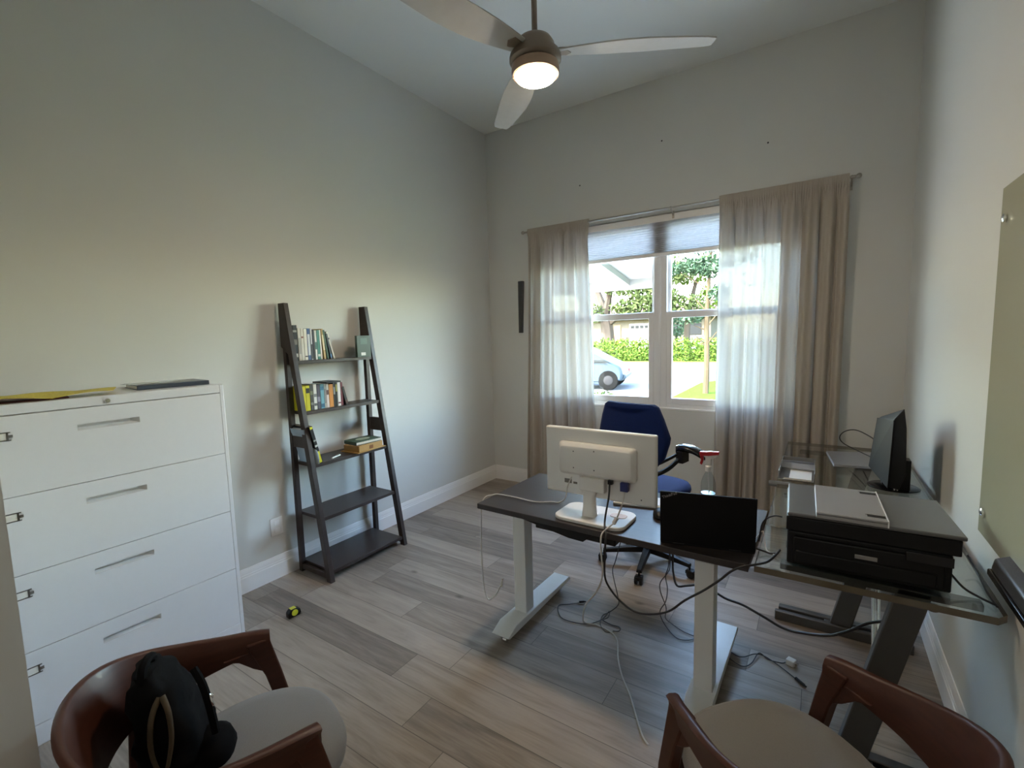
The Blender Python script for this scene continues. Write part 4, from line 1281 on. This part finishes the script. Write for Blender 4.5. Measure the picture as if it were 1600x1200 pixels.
# ------------------------------------------------------------------ outside
M_grass = mat('lawn', (.026, .070, .008), .9, var=.35, scale=6, spec=0.0)
M_conc = mat('pale_concrete', (.066, .067, .070), .8, var=.06, scale=1.2, spec=0.0)
M_road = mat('light_asphalt', (.075, .074, .073), .85, var=.06, scale=1.5, spec=0.0)
M_leafy = mat('hedge_leaves', (.034, .056, .009), .6, var=.6, scale=3, spec=0.0)
M_leafd = mat('oak_leaves', (.030, .041, .015), .6, var=.6, scale=.8, spec=0.0)
M_leafb = mat('blue_green_needles', (.023, .040, .024), .6, var=.5, scale=2, spec=0.0)
M_bark = mat('grey_bark', (.032, .027, .023), .9, var=.4, scale=6, stretch=(1, 1, .2), bump=.5, spec=0.0)
M_bark2 = mat('pale_bark', (.036, .028, .018), .9, var=.3, scale=10, stretch=(1, 1, .3), bump=.5, spec=0.0)
M_stucco = mat('cream_stucco', (.045, .041, .033), .85, var=.04, spec=0.0)
M_porch = mat('white_porch_paint', (.24, .235, .225), .6, var=.02, spec=0.0)
struct('ground', MB().box(-90, 60, YB + T, 110, -.30, -.16), M_conc, smooth=0)
b = MB()
b.prism([(-3.25, 12.6, -.16), (-3.32, 16.5, -.16), (-2.9, 17.7, -.16), (-2.0, 18.3, -.16), (12, 18.5, -.16), (12, 4.6, -.16), (1.2, 4.6, -.16), (.4, 9.0, -.16), (-1.5, 12.0, -.16)], (0, 0, .03))
props(b.build('lawn', M_grass, smooth=0), 'bright green lawn in the sun outside the window', 'lawn', kind='structure')
struct('bounce_slab', MB().box(-9, 8, YB + T, 7.5, -.16, -.14), mat('pale_bounce_slab', (.5, .48, .44), .8, var=.05), smooth=0)  # unseen pale slab added to bounce warm daylight up into the room
struct('road', MB().box(-90, 60, 18.9, 27.0, -.16, -.150), M_road, smooth=0)
props(MB().box(-90, 60, 27.6, 60, -.16, -.12).build('far_lawn', mat('far_lawn_grass', (.05, .08, .015), .9, var=.3, scale=.6, spec=0.0), smooth=0), kind='structure')


def leaves(b, c, rad, n, size, rnd, flat=1.0, shell=.55):
    c = Vector(c)
    for _ in range(n):
        v = Vector((rnd.gauss(0, 1), rnd.gauss(0, 1), rnd.gauss(0, 1))).normalized() * (shell + (1 - shell) * rnd.random())
        p = c + Vector((v.x * rad[0], v.y * rad[1], v.z * rad[2]))
        u = Vector((rnd.gauss(0, 1), rnd.gauss(0, 1), rnd.gauss(0, 1) * flat)).normalized()
        w_ = u.orthogonal().normalized()
        s_ = size * rnd.uniform(.6, 1.3)
        vs = [b.bm.verts.new(p + u * s_ * a_ + w_ * s_ * .45 * c_) for a_, c_ in ((-1, 0), (-.1, .9), (1, 0), (-.1, -.9))]
        b.bm.faces.new(vs)


rnd = random.Random(3)
# hedge across the street
b = MB()
for i in range(46):
    x = -15.5 + i * .25
    b_h = 1.30 + .10 * math.sin(i * 1.3)
    leaves(b, (x, 28.6 + rnd.uniform(-.2, .2), .45), (.5, .75, b_h - .45), 190, .10, rnd)
props(b.build('hedge', M_leafy, smooth=0), 'clipped bright green hedge across the street', 'hedge')
b = MB()
for i in range(22):
    x = -6.6 + i * .45
    leaves(b, (x, 31.5, .2), (.6, .7, .75), 90, .11, rnd)
props(b.build('hedge', M_leafd, smooth=0), 'lower dark green hedge further back on the right', 'hedge')


def tree(name, label, base, trunk, crowns, mt_b, mt_l, size, seed):
    o = thing(name, label, 'tree', base)
    rn = random.Random(seed)
    t = MB()
    for pts, r0, r1 in trunk:
        t.tube(pts, r0, 8, smooth=4, r2=r1)
    t.build('trunk', mt_b, o, world=True)
    b = MB()
    for c, rad, n in crowns:
        leaves(b, c, rad, n, size, rn)
    b.build('crown', mt_l, o, world=True, smooth=0)
    return o


# spreading oak left, across the street
tree('oak_tree', 'old spreading oak with a forked grey trunk across the street', (-12.6, 31.5, -.15),
     [([(-12.55, 31.5, -.2), (-12.6, 31.5, 1.2), (-12.75, 31.5, 2.6), (-13.3, 31.6, 4.2), (-14.1, 31.8, 5.8)], .62, .22),
      ([(-12.75, 31.5, 2.6), (-12.4, 31.2, 4.0), (-11.9, 31.0, 5.6), (-11.2, 30.8, 7.0)], .30, .12),
      ([(-12.6, 31.5, 2.2), (-11.2, 31.2, 3.1), (-9.8, 31.0, 3.9), (-8.4, 30.8, 5.0)], .22, .08),
      ([(-12.75, 31.5, 2.7), (-13.8, 31.2, 3.4), (-15.0, 31.0, 4.6)], .22, .08)],
     [((-11.0, 30.6, 4.9), (2.0, 1.2, .9), 900), ((-9.2, 30.6, 4.0), (1.7, 1.2, .8), 900), ((-10.2, 30.4, 3.3), (1.9, 1.0, .7), 700), ((-13.6, 30.8, 3.1), (1.0, .9, .8), 350), ((-8.2, 30.6, 5.4), (2.0, 1.2, .9), 800),
      ((-12.3, 31, 7.4), (4.5, 1.8, 1.2), 1600), ((-7.2, 31, 3.2), (1.3, 1.0, .8), 420)], M_bark, M_leafd, .17, 5)
# young tree on the lawn, right
tree('young_tree', 'slim young tree with whorled branches on the sunny lawn', (-2.6, 13.64, -.15),
     [([(-2.62, 13.64, -.2), (-2.60, 13.64, .8), (-2.62, 13.64, 1.9), (-2.56, 13.64, 3.2), (-2.50, 13.64, 4.6)], .085, .035),
      ([(-2.61, 13.64, 1.15), (-2.9, 13.5, 1.5)], .022, .008), ([(-2.61, 13.64, 1.2), (-2.30, 13.5, 1.6)], .022, .008),
      ([(-2.61, 13.64, 1.6), (-2.95, 13.6, 1.75)], .022, .008), ([(-2.61, 13.64, 1.7), (-2.25, 13.6, 2.15)], .022, .008),
      ([(-2.60, 13.64, 2.1), (-2.95, 13.6, 2.5)], .022, .008), ([(-2.58, 13.64, 2.3), (-2.2, 13.6, 2.8)], .022, .008), ([(-2.58, 13.64, 2.7), (-3.3, 13.5, 3.2)], .022, .008)],
     [((-2.55, 13.6, 3.3), (.42, .4, .30), 420), ((-3.0, 13.6, 3.35), (.40, .4, .25), 320), ((-2.95, 13.6, 1.95), (.28, .3, .16), 170), ((-2.3, 13.6, 2.6), (.28, .3, .25), 170), ((-2.6, 13.6, 4.1), (.9, .6, .5), 600), ((-3.55, 13.4, 3.3), (.35, .3, .18), 200)],
     M_bark2, M_leafb, .075, 9)
tree('street_tree', 'leafy tree with yellow-green tips behind the young tree', (-7.2, 33, -.15),
     [([(-7.6, 33, -.2), (-7.5, 33, 2.5), (-7.0, 33, 5.0)], .25, .12)],
     [((-7.4, 32.6, 5.3), (1.6, 1, .7), 600), ((-6.1, 32.4, 3.7), (.9, .8, .8), 380), ((-8.4, 32.4, 3.4), (.8, .8, .8), 300), ((-5.0, 32.4, 6.2), (2, 1, .8), 500)], M_bark, M_leafy, .15, 12)
tree('small_bush_tree', 'dark rounded small tree in front of the neighbour house', (-9.0, 36, -.15),
     [([(-9.0, 36, -.2), (-9.0, 36, 1.5)], .12, .08)], [((-9.0, 35.6, 2.0), (.95, .8, .85), 520)], M_bark, M_leafb, .13, 13)

# neighbour's house
hs = thing('neighbour_house', 'cream neighbour house with white garage door and tiled roof across the street', 'house', (-18, 50, -.15))
b = MB()
b.box(-30, -9.2, 50, 58, -.15, 3.05)
b.build('walls', M_stucco, hs, world=True, smooth=0)
M_tile = mat('pinkish_roof_tiles', (.05, .034, .034), .8, var=.35, scale=3, stretch=(4, 1, 1), spec=0.0)
b = MB()
b.prism([(-31, 49.2, 3.05), (-31, 54, 4.6), (-31, 58.8, 3.05)], (22.6, 0, 0))
b.build('roof', M_tile, hs, world=True, smooth=0)
gdoor = MB().box(-17.5, -15.3, 49.9, 50, -.1, 2.6).build('garage_door', mat('white_garage_paint', (.12, .12, .118), .7, var=.02, spec=0.0), hs, world=True, smooth=0)
for i in range(4):
    x = -17.3 + i * .50
    MB().box(x, x + .36, 49.87, 49.9, 2.08, 2.38).build('garage_window', mat('dark_pane', (.008, .009, .010), .5, spec=.05) if 'dark_pane' not in bpy.data.materials else bpy.data.materials['dark_pane'], gdoor, world=True, smooth=0)
for x in (-13.2, -11.3):
    MB().box(x, x + 1.2, 49.9, 50, 1.3, 2.4).build('window', bpy.data.materials['dark_pane'], hs, world=True, smooth=0)
MB().box(-19.2, -18.5, 49.9, 50, .3, 2.5).build('front_door', mat('orange_brown_door', (.35, .14, .05), .5, spec=0.0), hs, world=True, smooth=0)


def car(name, label, loc, rz, paint):
    o = thing(name, label, 'car', loc, rz)
    # side profile in XZ, rear at x = 0, front at x = -4.4
    prof = [(-.02, .30), (.0, .46), (-.03, .62), (-.12, .73), (-.30, .83), (-.58, .96), (-1.15, 1.28), (-1.6, 1.40), (-2.3, 1.40), (-3.05, .98), (-4.1, .82), (-4.38, .62), (-4.40, .30), (-3.9, .24), (-.5, .24)]
    wdt = 1.70
    rings = []
    for y, s_ in ((0, .965), (.05, .992), (.25, 1), (wdt - .25, 1), (wdt - .05, .992), (wdt, .965)):
        rr_ = []
        for x, z in prof:
            inset = 0
            yy = y
            if z > .95:
                yy = wdt / 2 + (y - wdt / 2) * (1 - (z - .95) * .42)
            rr_.append((-2.2 + (x + 2.2) * s_, yy, .6 + (z - .6) * s_))
        rings.append(rr_)
    body = MB().loft(rings).build('body', paint, o, bevel=.03, smooth=40)
    M_cg = mat('dark_car_glass', (.010, .013, .015), .15, var=.1, spec=.06)
    M_tyre = mat('car_tyre_rubber', (.004, .004, .004), .9, var=.1, spec=0.0)
    M_hub = mat('car_hubcap', (.012, .012, .013), .6, var=.1, spec=.05)
    for yq, sg in ((-.012, 1), (wdt - .02, -1)):
        b = MB()
        for pts in ([(-.40, .86), (-.60, .95), (-1.18, 1.25), (-1.55, 1.33), (-1.62, .90)], [(-1.68, .97), (-1.62, 1.335), (-2.28, 1.335), (-2.85, .97)]):
            b.prism([(x, yq + sg * (max(0, z - .95) * .36 - .014), z) for x, z in pts], (0, .03, 0))
        b.build('side_window', M_cg, o, smooth=0)
    for x in (-.47, -3.45):
        for yq in (-.01, wdt - .19):
            mm = Matrix.Translation((x, yq, .31)) @ Matrix.Rotation(-PI / 2, 4, 'X')
            wh = MB().lathe([(.17, 0.0), (.29, .0), (.315, .03), (.315, .17), (.29, .20), (.2, .20)], n=28, M=mm).build('wheel', M_tyre, o)
            MB().lathe([(.02, -.012), (.13, -.006), (.17, .01), (.2, .02)], n=24, M=mm).build('hubcap', M_hub, wh)
    MB().box(-.02, .015, .12, .40, .70, .84).box(-.02, .015, wdt - .40, wdt - .12, .50, .60).build('tail_light', mat('tail_light_red', (.4, .03, .03), .2), o)
    MB().box(-.03, .05, .10, wdt - .10, .36, .48).build('bumper', paint, o, bevel=.02)
    MB().box(-1.75, -1.62, -.015, .0, .80, .83).build('door_handle', M_silver, o)
    return o


car('car', 'pale blue saloon car parked on the driveway, rear end in view', (-5.0, 13.75, -.16), R(12), mat('pale_blue_car_paint', (.015, .024, .034), .35, .0, var=.03, coat=.0, spec=.08))
car('car', 'dark blue car parked far behind the hedge near the house', (-10.8, 43, -.15), R(180), mat('dark_blue_car_paint', (.05, .08, .14), .25, .2, var=.03, coat=.6))

# foundation shrub below the window, in front of the car
b = MB()
rnd = random.Random(21)
leaves(b, (-3.55, 8.6, .05), (.55, .4, .45), 700, .05, rnd)
leaves(b, (-4.1, 8.7, .05), (.4, .4, .42), 400, .05, rnd)
props(b.build('shrub', M_leafy, smooth=0), 'small green shrub in front of the pale blue car', 'shrub')

# porch roof and post outside the left half of the window
po = thing('porch_roof', 'white porch roof with exposed beams outside the left half of the window', 'porch roof', (-3.5, 6.4, 2.3))
b = MB()
b.prism([(-6.5, 5.4, 2.62), (-1.70, 5.4, 2.62), (-1.95, 7.3, 2.40), (-6.5, 7.3, 2.40)], (0, 0, .06))
b.build('soffit', M_porch, po, world=True, smooth=0)
MB().prism([(-6.5, 7.22, 2.26), (-1.95, 7.22, 2.26), (-1.95, 7.32, 2.26), (-6.5, 7.32, 2.26)], (0, 0, .15)).prism([(-1.75, 5.4, 2.52), (-1.66, 5.4, 2.52), (-1.91, 7.3, 2.30), (-2.0, 7.3, 2.30)], (0, 0, .17)).build('fascia', M_porch, po, world=True, smooth=0)
for x in (-2.45, -3.2, -4.0):
    MB().prism([(x, 5.4, 2.53), (x + .05, 5.4, 2.53), (x + .05 - .12, 7.25, 2.31), (x - .12, 7.25, 2.31)], (0, 0, .09)).build('rafter', M_porch, po, world=True, smooth=0)
props(MB().box(-3.36, -3.20, 7.20, 7.36, -.16, 2.26).build('porch_post', M_porch, bevel=.005), 'white porch post outside at the left edge of the window view', 'post')
